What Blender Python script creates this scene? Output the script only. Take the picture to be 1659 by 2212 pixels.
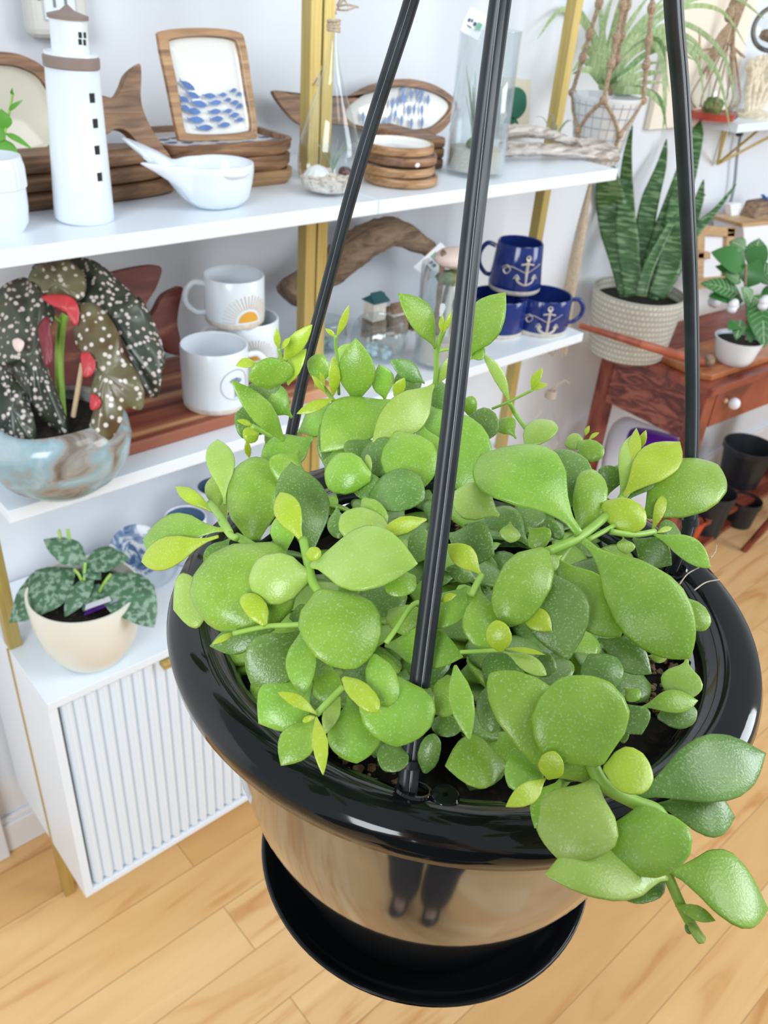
import bpy, bmesh, math, random
from math import sin, cos, pi, radians as R, sqrt, hypot, atan2
from mathutils import Vector, Matrix
for o in list(bpy.data.objects): bpy.data.objects.remove(o, do_unlink=True)
C = bpy.context.scene.collection
rnd = random.Random(7)

# ------------------------------------------------------------------ camera
F = 1822.0; CX, CY = 829.5, 1106.0
def _d(u, v): return Vector((u-CX, -(v-CY), -F)).normalized()
_zc = -_d(590, 3900)
_x = _d(3190, 120); _x = (_x-_x.dot(_zc)*_zc).normalized()
_y = _zc.cross(_x)
RM = Matrix((_x, _y, _zc))            # camera -> world
cd = bpy.data.cameras.new('camera'); cam = bpy.data.objects.new('camera', cd); C.objects.link(cam)
cam.matrix_world = RM.to_4x4()
cd.sensor_fit = 'VERTICAL'; cd.sensor_height = 36.0; cd.lens = F/2212*36.0
cd.clip_start = 0.01; cd.clip_end = 60
cd.dof.use_dof = True; cd.dof.focus_distance = 0.36; cd.dof.aperture_fstop = 22
bpy.context.scene.camera = cam
sc = bpy.context.scene
sc.view_settings.view_transform = 'Standard'; sc.view_settings.look = 'None'
sc.view_settings.gamma = 1.0; sc.view_settings.use_curve_mapping = False
sc.view_settings.exposure = -0.02

# ------------------------------------------------------------------ light
w = bpy.data.worlds.new('world'); sc.world = w; w.use_nodes = True
bg = w.node_tree.nodes['Background']; bg.inputs[0].default_value = (0.86, 0.94, 1.0, 1); bg.inputs[1].default_value = 0.50
def area(name, loc, target, sx, sy, power, col):
    l = bpy.data.lights.new(name, 'AREA'); l.shape = 'RECTANGLE'; l.size = sx; l.size_y = sy; l.energy = power; l.color = col
    o = bpy.data.objects.new(name, l); C.objects.link(o); o.location = loc
    o.rotation_euler = (Vector(target)-Vector(loc)).to_track_quat('-Z', 'Y').to_euler(); return o
area('window_light', (-2.2, -1.2, 1.0), (0.6, 0.8, -0.6), 1.5, 1.5, 92, (0.90, 0.96, 1.0))
area('overhead_fill_light', (1.4, -0.9, 1.4), (0.9, 0.6, -0.9), 1.2, 1.2, 22, (0.95, 0.98, 1.0))  # soft overhead fill added for highlights, not a lamp of the room
area('side_window_light', (3.4, -1.6, 0.5), (1.0, 0.9, -0.9), 1.4, 1.6, 68, (0.90, 0.96, 1.0))

# ------------------------------------------------------------------ projection helpers (where things stand)
def ray(u, v): return RM @ Vector(((u-CX)/F, -(v-CY)/F, -1.0))
def onY(u, v, Y): r = ray(u, v); return r*(Y/r.y)
def onZ(u, v, Z): r = ray(u, v); return r*(Z/r.z)
def onX(u, v, X): r = ray(u, v); return r*(X/r.x)
def onPl(u, v, p, n): r = ray(u, v); return r*(Vector(p).dot(n)/r.dot(n))
def depth(p): return -(RM.transposed() @ Vector(p)).z
def at(u, v, d): return ray(u, v)*d
def base(u, v, Z, r):                  # centre of a round foot whose front touches this sight line
    p = onZ(u, v, Z); d = Vector((p.x, p.y, 0)).normalized(); return p+d*r
def topz(c, u, v): r = ray(u, v); return r.z*hypot(c[0], c[1])/hypot(r.x, r.y)
def mw(px, p): return px/F*depth(p)

# ------------------------------------------------------------------ materials
def mat(name, col, rough=0.5, metal=0.0, **k):
    m = bpy.data.materials.new(name); m.use_nodes = True
    b = m.node_tree.nodes['Principled BSDF']
    b.inputs['Base Color'].default_value = (*col, 1); b.inputs['Roughness'].default_value = rough
    b.inputs['Metallic'].default_value = metal
    for kk, vv in k.items(): b.inputs[kk.replace('_', ' ')].default_value = vv
    return m
def nd(m, t, **k):
    n = m.node_tree.nodes.new(t)
    for kk, vv in k.items():
        if hasattr(n, kk): setattr(n, kk, vv)
        else: n.inputs[kk].default_value = vv
    return n
def lk(m, a, b): m.node_tree.links.new(a, b)
def ramp(m, fac, stops):
    r = nd(m, 'ShaderNodeValToRGB'); e = r.color_ramp.elements
    while len(e) < len(stops): e.new(0.5)
    for i, (p, c) in enumerate(stops): e[i].position = p; e[i].color = (*c, 1)
    lk(m, fac, r.inputs[0]); return r
def coords(m, scale=(1, 1, 1), rot=(0, 0, 0), kind='Object'):
    t = nd(m, 'ShaderNodeTexCoord'); mp = nd(m, 'ShaderNodeMapping')
    mp.inputs['Scale'].default_value = scale; mp.inputs['Rotation'].default_value = rot
    lk(m, t.outputs[kind], mp.inputs[0]); return mp.outputs[0]
def noisy(name, stops, rough=0.5, scale=(1, 1, 1), ns=5, detail=4, bump=0.0, dist=0.0, metal=0.0, rot=(0, 0, 0), **k):
    m = mat(name, stops[0][1], rough, metal, **k); b = m.node_tree.nodes['Principled BSDF']
    n = nd(m, 'ShaderNodeTexNoise'); n.inputs['Scale'].default_value = ns; n.inputs['Detail'].default_value = detail
    n.inputs['Distortion'].default_value = dist
    lk(m, coords(m, scale, rot), n.inputs['Vector'])
    r = ramp(m, n.outputs[0], stops); lk(m, r.outputs[0], b.inputs['Base Color'])
    if bump:
        bp = nd(m, 'ShaderNodeBump'); bp.inputs['Strength'].default_value = bump; bp.inputs['Distance'].default_value = 0.002
        lk(m, n.outputs[0], bp.inputs['Height']); lk(m, bp.outputs[0], b.inputs['Normal'])
    return m
def wood(name, a, b_, c, scale=(2, 30, 30), rough=0.5, bump=0.15):
    return noisy(name, [(0.3, a), (0.5, b_), (0.72, c)], rough, scale, 2.2, 6, bump, 1.2)

M = {}
M['wall'] = noisy('wall_paint', [(0.3, (0.75, 0.78, 0.83)), (0.7, (0.79, 0.82, 0.88))], 0.75, ns=3)
M['white'] = mat('white_laminate', (0.80, 0.86, 0.93), 0.35)
M['trim'] = mat('white_trim', (0.80, 0.82, 0.88), 0.45)
M['gold'] = noisy('brushed_gold', [(0.3, (0.44, 0.32, 0.09)), (0.7, (0.60, 0.46, 0.17))], 0.42, (60, 60, 2), 4, metal=0.5)
M['ceramic'] = mat('white_ceramic', (0.78, 0.84, 0.91), 0.22)
M['cream'] = mat('cream_ceramic', (0.80, 0.79, 0.70), 0.3)
M['taupe'] = mat('taupe_glaze', (0.26, 0.20, 0.18), 0.6)
M['black'] = mat('matte_black', (0.008, 0.008, 0.01), 0.6)
M['enamel'] = mat('white_enamel', (0.83, 0.83, 0.80), 0.12)
M['enamelcream'] = mat('cream_enamel', (0.74, 0.70, 0.58), 0.12)
M['blue'] = noisy('blue_print', [(0.3, (0.02, 0.09, 0.30)), (0.7, (0.04, 0.16, 0.45))], 0.3, ns=60)
M['mango'] = wood('mango_wood', (0.10, 0.048, 0.022), (0.24, 0.12, 0.06), (0.40, 0.22, 0.11), (4, 25, 40))
M['mangolight'] = wood('light_mango_wood', (0.22, 0.11, 0.05), (0.40, 0.22, 0.10), (0.55, 0.34, 0.17), (4, 20, 50))
M['acacia'] = noisy('acacia_wood', [(0.36, (0.11, 0.02, 0.014)), (0.46, (0.26, 0.07, 0.04)), (0.54, (0.36, 0.12, 0.06)), (0.62, (0.62, 0.33, 0.17))], 0.45, (0.5, 16, 0.5), 2.0, 1.5)
M['acaciadark'] = wood('dark_acacia_wood', (0.09, 0.016, 0.012), (0.17, 0.035, 0.024), (0.46, 0.18, 0.09), (3, 2, 7))
M['mahog'] = wood('mahogany', (0.10, 0.018, 0.012), (0.24, 0.050, 0.028), (0.34, 0.09, 0.045), (3, 14, 4), 0.3, 0.05)
M['drift'] = wood('weathered_driftwood', (0.20, 0.15, 0.12), (0.50, 0.44, 0.40), (0.72, 0.68, 0.64), (4, 30, 40), 0.85, 0.7)
M['driftbrown'] = wood('brown_driftwood', (0.10, 0.06, 0.04), (0.26, 0.17, 0.11), (0.40, 0.28, 0.19), (5, 20, 30), 0.8, 0.5)
M['pine'] = wood('pale_pine', (0.42, 0.25, 0.12), (0.56, 0.36, 0.19), (0.66, 0.46, 0.27), (3, 20, 20), 0.5)
M['jute'] = noisy('jute_twine', [(0.3, (0.24, 0.16, 0.10)), (0.7, (0.52, 0.39, 0.27))], 0.9, (80, 80, 80), 3)
M['juteL'] = noisy('pale_jute', [(0.3, (0.42, 0.33, 0.24)), (0.7, (0.66, 0.56, 0.44))], 0.9, (80, 80, 80), 3)
M['soil'] = noisy('potting_soil', [(0.35, (0.004, 0.003, 0.002)), (0.58, (0.014, 0.009, 0.006)), (0.75, (0.06, 0.04, 0.025))], 0.95, ns=160, bump=1.0)
M['bark'] = noisy('bark_chips', [(0.3, (0.12, 0.06, 0.025)), (0.7, (0.38, 0.26, 0.15))], 0.9, ns=150, bump=0.5)
M['sand'] = noisy('sand', [(0.3, (0.55, 0.49, 0.42)), (0.7, (0.80, 0.75, 0.68))], 0.9, ns=400)
M['pebble'] = noisy('shell_mix', [(0.3, (0.25, 0.23, 0.22)), (0.5, (0.72, 0.62, 0.54)), (0.7, (0.85, 0.82, 0.78))], 0.6, ns=120)
M['paper'] = mat('white_paper', (0.85, 0.87, 0.92), 0.7)
M['ink'] = mat('dark_ink', (0.05, 0.09, 0.14), 0.7)
M['inkgreen'] = mat('green_ink', (0.16, 0.42, 0.27), 0.7)
M['navy'] = mat('navy_glaze', (0.012, 0.028, 0.17), 0.12)
M['bisque'] = noisy('bare_stoneware', [(0.3, (0.62, 0.55, 0.46)), (0.7, (0.78, 0.73, 0.66))], 0.7, ns=90)
M['sun'] = mat('sun_yellow', (0.72, 0.38, 0.05), 0.4)
M['rayt'] = mat('ray_tan', (0.60, 0.50, 0.36), 0.5)
M['grey'] = mat('grey_print', (0.25, 0.33, 0.38), 0.5)
M['greyblue'] = mat('blue_grey_glaze', (0.10, 0.19, 0.31), 0.25)
M['purple'] = mat('purple_plastic', (0.10, 0.01, 0.28), 0.35)
M['bag'] = mat('white_bag_film', (0.80, 0.80, 0.88), 0.35)
M['nursery'] = mat('black_nursery_plastic', (0.018, 0.022, 0.028), 0.4)
M['kraft'] = noisy('kraft_paper', [(0.3, (0.34, 0.23, 0.14)), (0.7, (0.46, 0.33, 0.22))], 0.85, ns=30)
M['orange'] = mat('orange_plastic', (0.70, 0.10, 0.03), 0.5)
M['coral'] = noisy('cream_coral', [(0.3, (0.62, 0.53, 0.38)), (0.7, (0.88, 0.82, 0.68))], 0.8, ns=80)
M['cord'] = mat('grey_cord', (0.30, 0.32, 0.37), 0.6)
M['pink'] = mat('pink_stone', (0.80, 0.64, 0.60), 0.5)
M['moss'] = noisy('moss', [(0.3, (0.05, 0.08, 0.02)), (0.7, (0.26, 0.36, 0.12))], 0.9, ns=90, bump=0.6)
M['plate'] = mat('wall_plate', (0.66, 0.66, 0.62), 0.4)
M['platedark'] = mat('socket_slot', (0.20, 0.20, 0.19), 0.5)
M['brightcream'] = mat('warm_bright_cream', (0.88, 0.80, 0.68), 0.7)  # warm brightness put into the colour of the board behind the foliage
M['redglass'] = mat('red_dish', (0.42, 0.06, 0.04), 0.3)
M['stone'] = mat('dark_stone', (0.03, 0.04, 0.05), 0.5)
M['maroon'] = mat('purple_stone', (0.09, 0.02, 0.03), 0.3)
M['pick'] = mat('wooden_pick', (0.66, 0.48, 0.30), 0.6)
M['cyan'] = mat('bright_blue', (0.03, 0.20, 0.62), 0.5)
def glass(name, col=(0.955, 0.975, 0.975), mixf=0.30):
    m = bpy.data.materials.new(name); m.use_nodes = True; nt = m.node_tree; nt.nodes.clear()
    o = nd(m, 'ShaderNodeOutputMaterial'); mx = nd(m, 'ShaderNodeMixShader'); tr = nd(m, 'ShaderNodeBsdfTransparent'); gl = nd(m, 'ShaderNodeBsdfGlossy')
    tr.inputs[0].default_value = (*col, 1); gl.inputs['Roughness'].default_value = 0.04; gl.inputs[0].default_value = (0.95, 0.97, 1, 1)
    lw = nd(m, 'ShaderNodeLayerWeight'); lw.inputs[0].default_value = 0.5
    pw = nd(m, 'ShaderNodeMath'); pw.operation = 'POWER'; pw.inputs[1].default_value = 3.2; lk(m, lw.outputs['Facing'], pw.inputs[0])
    ma = nd(m, 'ShaderNodeMath'); ma.operation = 'MULTIPLY_ADD'; ma.inputs[1].default_value = 0.75; ma.inputs[2].default_value = 0.05; lk(m, pw.outputs[0], ma.inputs[0])
    lk(m, ma.outputs[0], mx.inputs[0]); lk(m, tr.outputs[0], mx.inputs[1]); lk(m, gl.outputs[0], mx.inputs[2]); lk(m, mx.outputs[0], o.inputs[0])
    return m
M['glass'] = glass('clear_glass')
# hanging pot: glossy smoky plastic
M['potblack'] = mat('gloss_black_plastic', (0.008, 0.009, 0.010), 0.08, Specular_IOR_Level=0.5)
M['potbody'] = noisy('smoky_mirror_plastic', [(0.35, (0.27, 0.28, 0.30)), (0.7, (0.33, 0.34, 0.355))], 0.09, ns=25, metal=0.92)
M['strap'] = noisy('strap_plastic', [(0.3, (0.010, 0.014, 0.018)), (0.7, (0.022, 0.028, 0.034))], 0.36, ns=60)
M['seam'] = mat('strap_seam', (0.55, 0.55, 0.55), 0.4)
# leaves
def leafmat(name, a, b_, spec=0.55, vary=0.05, rough=0.29, sss=0.12):
    m = mat(name, a, rough, Specular_IOR_Level=spec); b = m.node_tree.nodes['Principled BSDF']
    v = coords(m)
    n = nd(m, 'ShaderNodeTexNoise'); n.inputs['Scale'].default_value = 55; n.inputs['Detail'].default_value = 3; lk(m, v, n.inputs['Vector'])
    r = ramp(m, n.outputs[0], [(0.32, a), (0.68, b_)])
    oi = nd(m, 'ShaderNodeObjectInfo'); hs = nd(m, 'ShaderNodeHueSaturation')
    mr = nd(m, 'ShaderNodeMapRange'); mr.inputs['To Min'].default_value = 0.91; mr.inputs['To Max'].default_value = 1.08
    mh = nd(m, 'ShaderNodeMapRange'); mh.inputs['To Min'].default_value = 0.5-vary*0.25; mh.inputs['To Max'].default_value = 0.5+vary*0.05
    lk(m, oi.outputs['Random'], mr.inputs[0]); lk(m, mr.outputs[0], hs.inputs['Value'])
    lk(m, oi.outputs['Random'], mh.inputs[0]); lk(m, mh.outputs[0], hs.inputs['Hue'])
    n2 = nd(m, 'ShaderNodeTexNoise'); n2.inputs['Scale'].default_value = 1100; n2.inputs['Detail'].default_value = 2; lk(m, v, n2.inputs['Vector'])
    r2 = ramp(m, n2.outputs[0], [(0.56, (0, 0, 0)), (0.74, (0.42, 0.42, 0.42))])
    mx = nd(m, 'ShaderNodeMix'); mx.data_type = 'RGBA'; mx.blend_type = 'MIX'; mx.inputs['B'].default_value = (0.62, 0.78, 0.45, 1)
    lk(m, r2.outputs[0], mx.inputs['Factor']); lk(m, r.outputs[0], hs.inputs['Color']); lk(m, hs.outputs[0], mx.inputs['A'])
    lk(m, mx.outputs['Result'], b.inputs['Base Color'])
    bp = nd(m, 'ShaderNodeBump'); bp.inputs['Strength'].default_value = 0.25; bp.inputs['Distance'].default_value = 0.0006
    lk(m, n2.outputs[0], bp.inputs['Height']); lk(m, bp.outputs[0], b.inputs['Normal'])
    b.inputs['Subsurface Weight'].default_value = sss; b.inputs['Subsurface Radius'].default_value = (0.004, 0.006, 0.001); b.inputs['Subsurface Scale'].default_value = 1.0
    return m
LM = [leafmat('leaf_lime', (0.38, 0.56, 0.02), (0.47, 0.64, 0.05), sss=0.2),
      leafmat('leaf_green', (0.195, 0.41, 0.030), (0.30, 0.53, 0.065)),
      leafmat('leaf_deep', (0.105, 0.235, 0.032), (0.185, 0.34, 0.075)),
      leafmat('leaf_pale', (0.33, 0.53, 0.075), (0.42, 0.61, 0.14))]
M['stem'] = noisy('green_stem', [(0.3, (0.26, 0.50, 0.05)), (0.7, (0.40, 0.62, 0.12))], 0.45, ns=60)

# ------------------------------------------------------------------ mesh builder
class MB:
    def __init__(s): s.v = []; s.f = []
    def add(s, vs, fs): n = len(s.v); s.v += [Vector(a) for a in vs]; s.f += [tuple(i+n for i in f) for f in fs]; return s
    def box(s, a, b):
        x0, y0, z0 = a; x1, y1, z1 = b
        return s.add([(x0,y0,z0),(x1,y0,z0),(x1,y1,z0),(x0,y1,z0),(x0,y0,z1),(x1,y0,z1),(x1,y1,z1),(x0,y1,z1)],
                     [(0,3,2,1),(4,5,6,7),(0,1,5,4),(1,2,6,5),(2,3,7,6),(3,0,4,7)])
    def lathe(s, prof, c=(0, 0, 0), n=40, fr=None, cap=True):     # prof: (r, z) list, fr(angle, r, z)->(r,z)
        c = Vector(c); m = len(prof); vs = []
        for (r, z) in prof:
            for i in range(n):
                a = 2*pi*i/n; rr, zz = fr(a, r, z) if fr else (r, z)
                vs.append(c+Vector((rr*cos(a), rr*sin(a), zz)))
        fs = [(j*n+i, j*n+(i+1) % n, (j+1)*n+(i+1) % n, (j+1)*n+i) for j in range(m-1) for i in range(n)]
        if cap: fs += [tuple(range(n))[::-1], tuple(range((m-1)*n, m*n))]
        return s.add(vs, fs)
    def tube(s, pts, rad, n=8, flat=1.0, up=None, cap=True):
        pts = [Vector(p) for p in pts]; m = len(pts); vs = []
        pu = Vector(up) if up else None
        for i, p in enumerate(pts):
            t = (pts[min(i+1, m-1)]-pts[max(i-1, 0)]).normalized()
            a = pu if pu is not None else (Vector((0, 0, 1)) if abs(t.z) < .9 else Vector((1, 0, 0)))
            b = t.cross(a).normalized(); a2 = b.cross(t).normalized(); pu = a2 if up is None else pu
            r = rad(i/(m-1)) if callable(rad) else rad
            for k in range(n): q = 2*pi*k/n; vs.append(p+b*(r*cos(q))+a2*(r*flat*sin(q)))
        fs = [(j*n+i, (j+1)*n+i, (j+1)*n+(i+1) % n, j*n+(i+1) % n) for j in range(m-1) for i in range(n)]
        if cap: fs += [tuple(range(n)), tuple(range((m-1)*n, m*n))[::-1]]
        return s.add(vs, fs)
    def ball(s, c, r, n=16, m=10, sc=(1, 1, 1), jit=0):
        c = Vector(c); vs = [c+Vector((0, 0, -r*sc[2]))]
        for j in range(1, m):
            t = -pi/2+pi*j/m
            for i in range(n):
                a = 2*pi*i/n; k = r*(1+rnd.uniform(-jit, jit)); vs.append(c+Vector((k*cos(t)*cos(a)*sc[0], k*cos(t)*sin(a)*sc[1], k*sin(t)*sc[2])))
        vs.append(c+Vector((0, 0, r*sc[2]))); fs = [(0, 1+(i+1) % n, 1+i) for i in range(n)]
        fs += [(1+(j)*n+i, 1+j*n+(i+1) % n, 1+(j+1)*n+(i+1) % n, 1+(j+1)*n+i) for j in range(m-2) for i in range(n)]
        L = len(vs)-1; fs += [(L, 1+(m-2)*n+i, 1+(m-2)*n+(i+1) % n) for i in range(n)]
        return s.add(vs, fs)
    def torus(s, c, R_, r, ax=(0, 0, 1), n=32, m=8):
        ax = Vector(ax).normalized(); e = ax.orthogonal().normalized(); g = ax.cross(e); c = Vector(c)
        vs = []
        for i in range(n):
            a = 2*pi*i/n; d = e*cos(a)+g*sin(a)
            for k in range(m): q = 2*pi*k/m; vs.append(c+d*(R_+r*cos(q))+ax*(r*sin(q)))
        return s.add(vs, [(i*m+k, ((i+1) % n)*m+k, ((i+1) % n)*m+(k+1) % m, i*m+(k+1) % m) for i in range(n) for k in range(m)])
    def prism(s, poly, off):          # 3-D polygon swept by a vector
        poly = [Vector(p) for p in poly]; off = Vector(off); n = len(poly)
        return s.add(poly+[p+off for p in poly], [tuple(range(n))[::-1], tuple(range(n, 2*n))]+[(i, (i+1) % n, n+(i+1) % n, n+i) for i in range(n)])
    def grid(s, fn, nu, nv):
        vs = [fn(i/nu, j/nv) for j in range(nv+1) for i in range(nu+1)]
        return s.add(vs, [(j*(nu+1)+i, j*(nu+1)+i+1, (j+1)*(nu+1)+i+1, (j+1)*(nu+1)+i) for j in range(nv) for i in range(nu)])
    def xf(s, m, i0=0):
        for i in range(i0, len(s.v)): s.v[i] = m @ s.v[i]
        return s
def mk(name, mb, m, parent=None, o0=Vector((0, 0, 0)), smooth=True, bevel=0, solid=0, sub=0):
    me = bpy.data.meshes.new(name); me.from_pydata([tuple(v-o0) for v in mb.v], [], mb.f); me.update()
    bm = bmesh.new(); bm.from_mesh(me); bmesh.ops.recalc_face_normals(bm, faces=bm.faces); bm.to_mesh(me); bm.free()
    me.materials.append(m); o = bpy.data.objects.new(name, me); C.objects.link(o)
    if smooth:
        for p in me.polygons: p.use_smooth = True
        if smooth != 'full':
            try: me.set_sharp_from_angle(angle=R(42))
            except Exception: pass
    if solid: md = o.modifiers.new('s', 'SOLIDIFY'); md.thickness = solid; md.offset = 0
    if bevel: md = o.modifiers.new('b', 'BEVEL'); md.width = bevel; md.segments = 3; md.limit_method = 'ANGLE'
    if sub: md = o.modifiers.new('u', 'SUBSURF'); md.levels = sub; md.render_levels = sub
    if parent: o.parent = parent
    return o
class Thing:
    def __init__(s, name, label, cat, loc=(0, 0, 0), group=None):
        e = bpy.data.objects.new(name, None); C.objects.link(e); e.empty_display_size = 0.02
        s.loc = Vector(loc); e.location = loc; e['label'] = label; e['category'] = cat
        if group: e['group'] = group
        s.o = e
    def part(s, name, mb, m, parent=None, **k):
        lb = k.pop('label', None); kd = k.pop('kind', None)
        o = mk(name, mb, m, parent or s.o, s.loc, **k)
        if lb: o['label'] = lb
        if kd: o['kind'] = kd
        return o
def dup(t, loc, label, rotz=0):
    def cp(o, par):
        c = o.copy(); C.objects.link(c)
        if par: c.parent = par
        for ch in o.children: cp(ch, c)
        return c
    r = cp(t.o, None); r.location = loc; r.rotation_euler = (0, 0, rotz); r['label'] = label; return r
def one(name, label, cat, mb, m, group=None, **k):
    loc = Vector((sum(v.x for v in mb.v)/len(mb.v), sum(v.y for v in mb.v)/len(mb.v), min(v.z for v in mb.v)))
    o = mk(name, mb, m, None, loc, **k); o.location = loc; o['label'] = label; o['category'] = cat
    if group: o['group'] = group
    return o
def struct(name, mb, m, **k): o = mk(name, mb, m, **k); o['kind'] = 'structure'; return o
def smoothpts(pts, n=6, closed=False):   # Catmull-Rom
    P = [Vector(p) for p in pts]; m = len(P); out = []
    rng = range(m) if closed else range(m-1)
    for i in rng:
        if closed: a, b, c, d = P[(i-1) % m], P[i], P[(i+1) % m], P[(i+2) % m]
        else: a, b, c, d = P[max(i-1, 0)], P[i], P[i+1], P[min(i+2, m-1)]
        for k in range(n):
            t = k/n; out.append(0.5*((2*b)+(c-a)*t+(2*a-5*b+4*c-d)*t*t+(3*b-a-3*c+d)*t**3))
    if not closed: out.append(P[-1])
    return out
def interp(tab, t):
    for i in range(len(tab)-1):
        if t <= tab[i+1][0]:
            a, b = tab[i], tab[i+1]; k = (t-a[0])/(b[0]-a[0]); return a[1]+(b[1]-a[1])*k
    return tab[-1][1]
# ------------------------------------------------------------------ setting
FZ = -1.70; TS = -0.305; MS = -0.642; CT = -1.0; WY = 1.345
YF = 1.0; X0, XM, X1 = 0.272, 0.892, 1.512
# planked maple floor
m = mat('maple_floor', (0.7, 0.45, 0.2), 0.30); b = m.node_tree.nodes['Principled BSDF']
v = coords(m)
mp = nd(m, 'ShaderNodeMapping'); mp.inputs['Location'].default_value = (0.0, 0.0, 0); lk(m, v, mp.inputs[0])
br = nd(m, 'ShaderNodeTexBrick'); br.inputs['Scale'].default_value = 1.0
br.inputs['Brick Width'].default_value = 0.92; br.inputs['Row Height'].default_value = 0.12; br.inputs['Mortar Size'].default_value = 0.0011
br.inputs['Mortar Smooth'].default_value = 0.4
br.inputs['Color1'].default_value = (0.0, 0, 0, 1); br.inputs['Color2'].default_value = (1, 1, 1, 1); br.inputs['Mortar'].default_value = (0.5, 0.5, 0.5, 1)
br.offset = 0.37; br.inputs['Bias'].default_value = 0
lk(m, mp.outputs[0], br.inputs['Vector'])
rc = ramp(m, br.outputs['Color'], [(0.0, (0.66, 0.37, 0.14)), (0.35, (0.80, 0.53, 0.26)), (0.7, (0.76, 0.46, 0.20)), (1.0, (0.85, 0.60, 0.34))])
ng = nd(m, 'ShaderNodeTexNoise'); ng.inputs['Scale'].default_value = 2.2; ng.inputs['Detail'].default_value = 5; ng.inputs['Distortion'].default_value = 1.5
mp2 = nd(m, 'ShaderNodeMapping'); mp2.inputs['Scale'].default_value = (0.9, 6, 1); lk(m, v, mp2.inputs[0])
off = nd(m, 'ShaderNodeVectorMath'); off.operation = 'MULTIPLY_ADD'; off.inputs[1].default_value = (7, 3, 5)
lk(m, br.outputs['Color'], off.inputs[0]); lk(m, mp2.outputs[0], off.inputs[2]); lk(m, off.outputs[0], ng.inputs['Vector'])
rg = ramp(m, ng.outputs[0], [(0.30, (0.78, 0.58, 0.42)), (0.44, (0.97, 0.92, 0.86)), (0.7, (1.06, 1.06, 1.04))])
mx = nd(m, 'ShaderNodeMix'); mx.data_type = 'RGBA'; mx.blend_type = 'MULTIPLY'; mx.inputs['Factor'].default_value = 1.0
lk(m, rc.outputs[0], mx.inputs['A']); lk(m, rg.outputs[0], mx.inputs['B'])
mx2 = nd(m, 'ShaderNodeMix'); mx2.data_type = 'RGBA'; mx2.inputs['B'].default_value = (0.40, 0.21, 0.085, 1)
lk(m, br.outputs['Fac'], mx2.inputs['Factor']); lk(m, mx.outputs['Result'], mx2.inputs['A']); lk(m, mx2.outputs['Result'], b.inputs['Base Color'])
M['floor'] = m
fl = MB().box((-3.2, -3.0, -0.05), (5.2, WY, 0.0)); o = struct('floor', fl, m, smooth=False); o.location = (0, 0, FZ)
mp.inputs['Location'].default_value = (0.06, 0.12*9-0.93, 0)
struct('wall_back', MB().box((-3.2, WY, FZ-.05), (5.2, WY+0.1, 1.2)), M['wall'], smooth=False)
struct('baseboard_back', MB().box((0.222, WY-0.016, FZ), (5.2, WY, FZ+0.085)).box((0.222, WY-0.011, FZ+0.085), (5.2, WY, FZ+0.10)), M['trim'], smooth=False, bevel=0.003)
# door casing at the left
struct('trim_1', MB().box((0.10, WY-0.028, FZ), (0.222, WY, 0.6)), M['trim'], smooth=False, bevel=0.004)

# ------------------------------------------------------------------ shelving unit (two bays bolted together, each a thing)
def bay(x0, x1, label, left):
    t = Thing('shelving_unit', label, 'shelf', ((x0+x1)/2, 1.16, FZ), 'white shelving bays with gold posts')
    e = 0.0006
    t.part('shelf_board', MB().box((x0+e, YF, TS-0.021), (x1-e, WY-0.015, TS)), M['white'], smooth=False, bevel=0.0015)
    t.part('shelf_board', MB().box((x0+e, YF, MS-0.020), (x1-e, WY-0.015, MS)), M['white'], smooth=False, bevel=0.0015)
    for k, (a, b_) in enumerate([(x0+.0016, x0+0.023), (x1-0.023, x1-.0016)]):
        for y in (1.152,):
            t.part('post', MB().box((a, y, FZ), (b_, y+0.024, 0.42)), M['gold'], smooth=False, bevel=0.001, label='gold metal post')
    # cabinet at the bottom
    c = t.part('cabinet', MB().box((x0+e, YF+0.004, -1.517), (x0+0.016, WY-0.017, CT-0.016)).box((x1-0.016, YF+0.004, -1.517), (x1-e, WY-0.017, CT-0.016))
               .box((x0+e, YF, CT-0.016), (x1-e, WY-0.017, CT)).box((x0+0.016, YF+0.004, -1.517), (x1-0.016, WY-0.017, -1.503)).box((x0+0.016, 1.31, -1.503), (x1-0.016, 1.32, CT-0.016)), M['white'], smooth=False, bevel=0.001)
    mb = MB(); n = 28; a = x0+0.022; w_ = (x1-x0-0.044)/n
    pts = []
    for i in range(n):
        for k in range(7): q = k/7; pts.append((a+w_*(i+q), YF+0.014-0.011*(0.5-0.5*cos(2*pi*q))**0.8))
    pts.append((x1-0.022, YF+0.012)); pts += [(x1-0.022, YF+0.02), (a, YF+0.02)]
    zt, zb = CT-0.021, -1.498
    mb.prism([(p[0], p[1], zb) for p in pts], (0, 0, zt-zb))
    d = t.part('door', mb, M['white'], c, label='fluted white door panel')
    t.part('handle', MB().box((x0+0.193, YF-0.012, CT-0.030), (x0+0.43, YF+0.006, CT-0.019)), M['gold'], c, smooth=False, bevel=0.001, label='gold edge pull on the cabinet door')
    for lx in (x0+0.03, x1-0.03): pass
    if left:   # gold strip where the post runs in the side of the cabinet
        t.part('side_strip', MB().box((x0-0.0015, 1.154, -1.517), (x0+0.001, 1.160, CT)), M['gold'], c, smooth=False)
    else:
        t.part('side_strip', MB().box((x1-0.001, 1.154, -1.517), (x1+0.0015, 1.160, CT)), M['gold'], c, smooth=False)
    return t
bay(X0, XM, 'left bay of the white and gold shelving, lighthouse on its top shelf', True)
bay(XM, X1, 'right bay of the white and gold shelving, navy mugs on its middle shelf', False)

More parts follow.
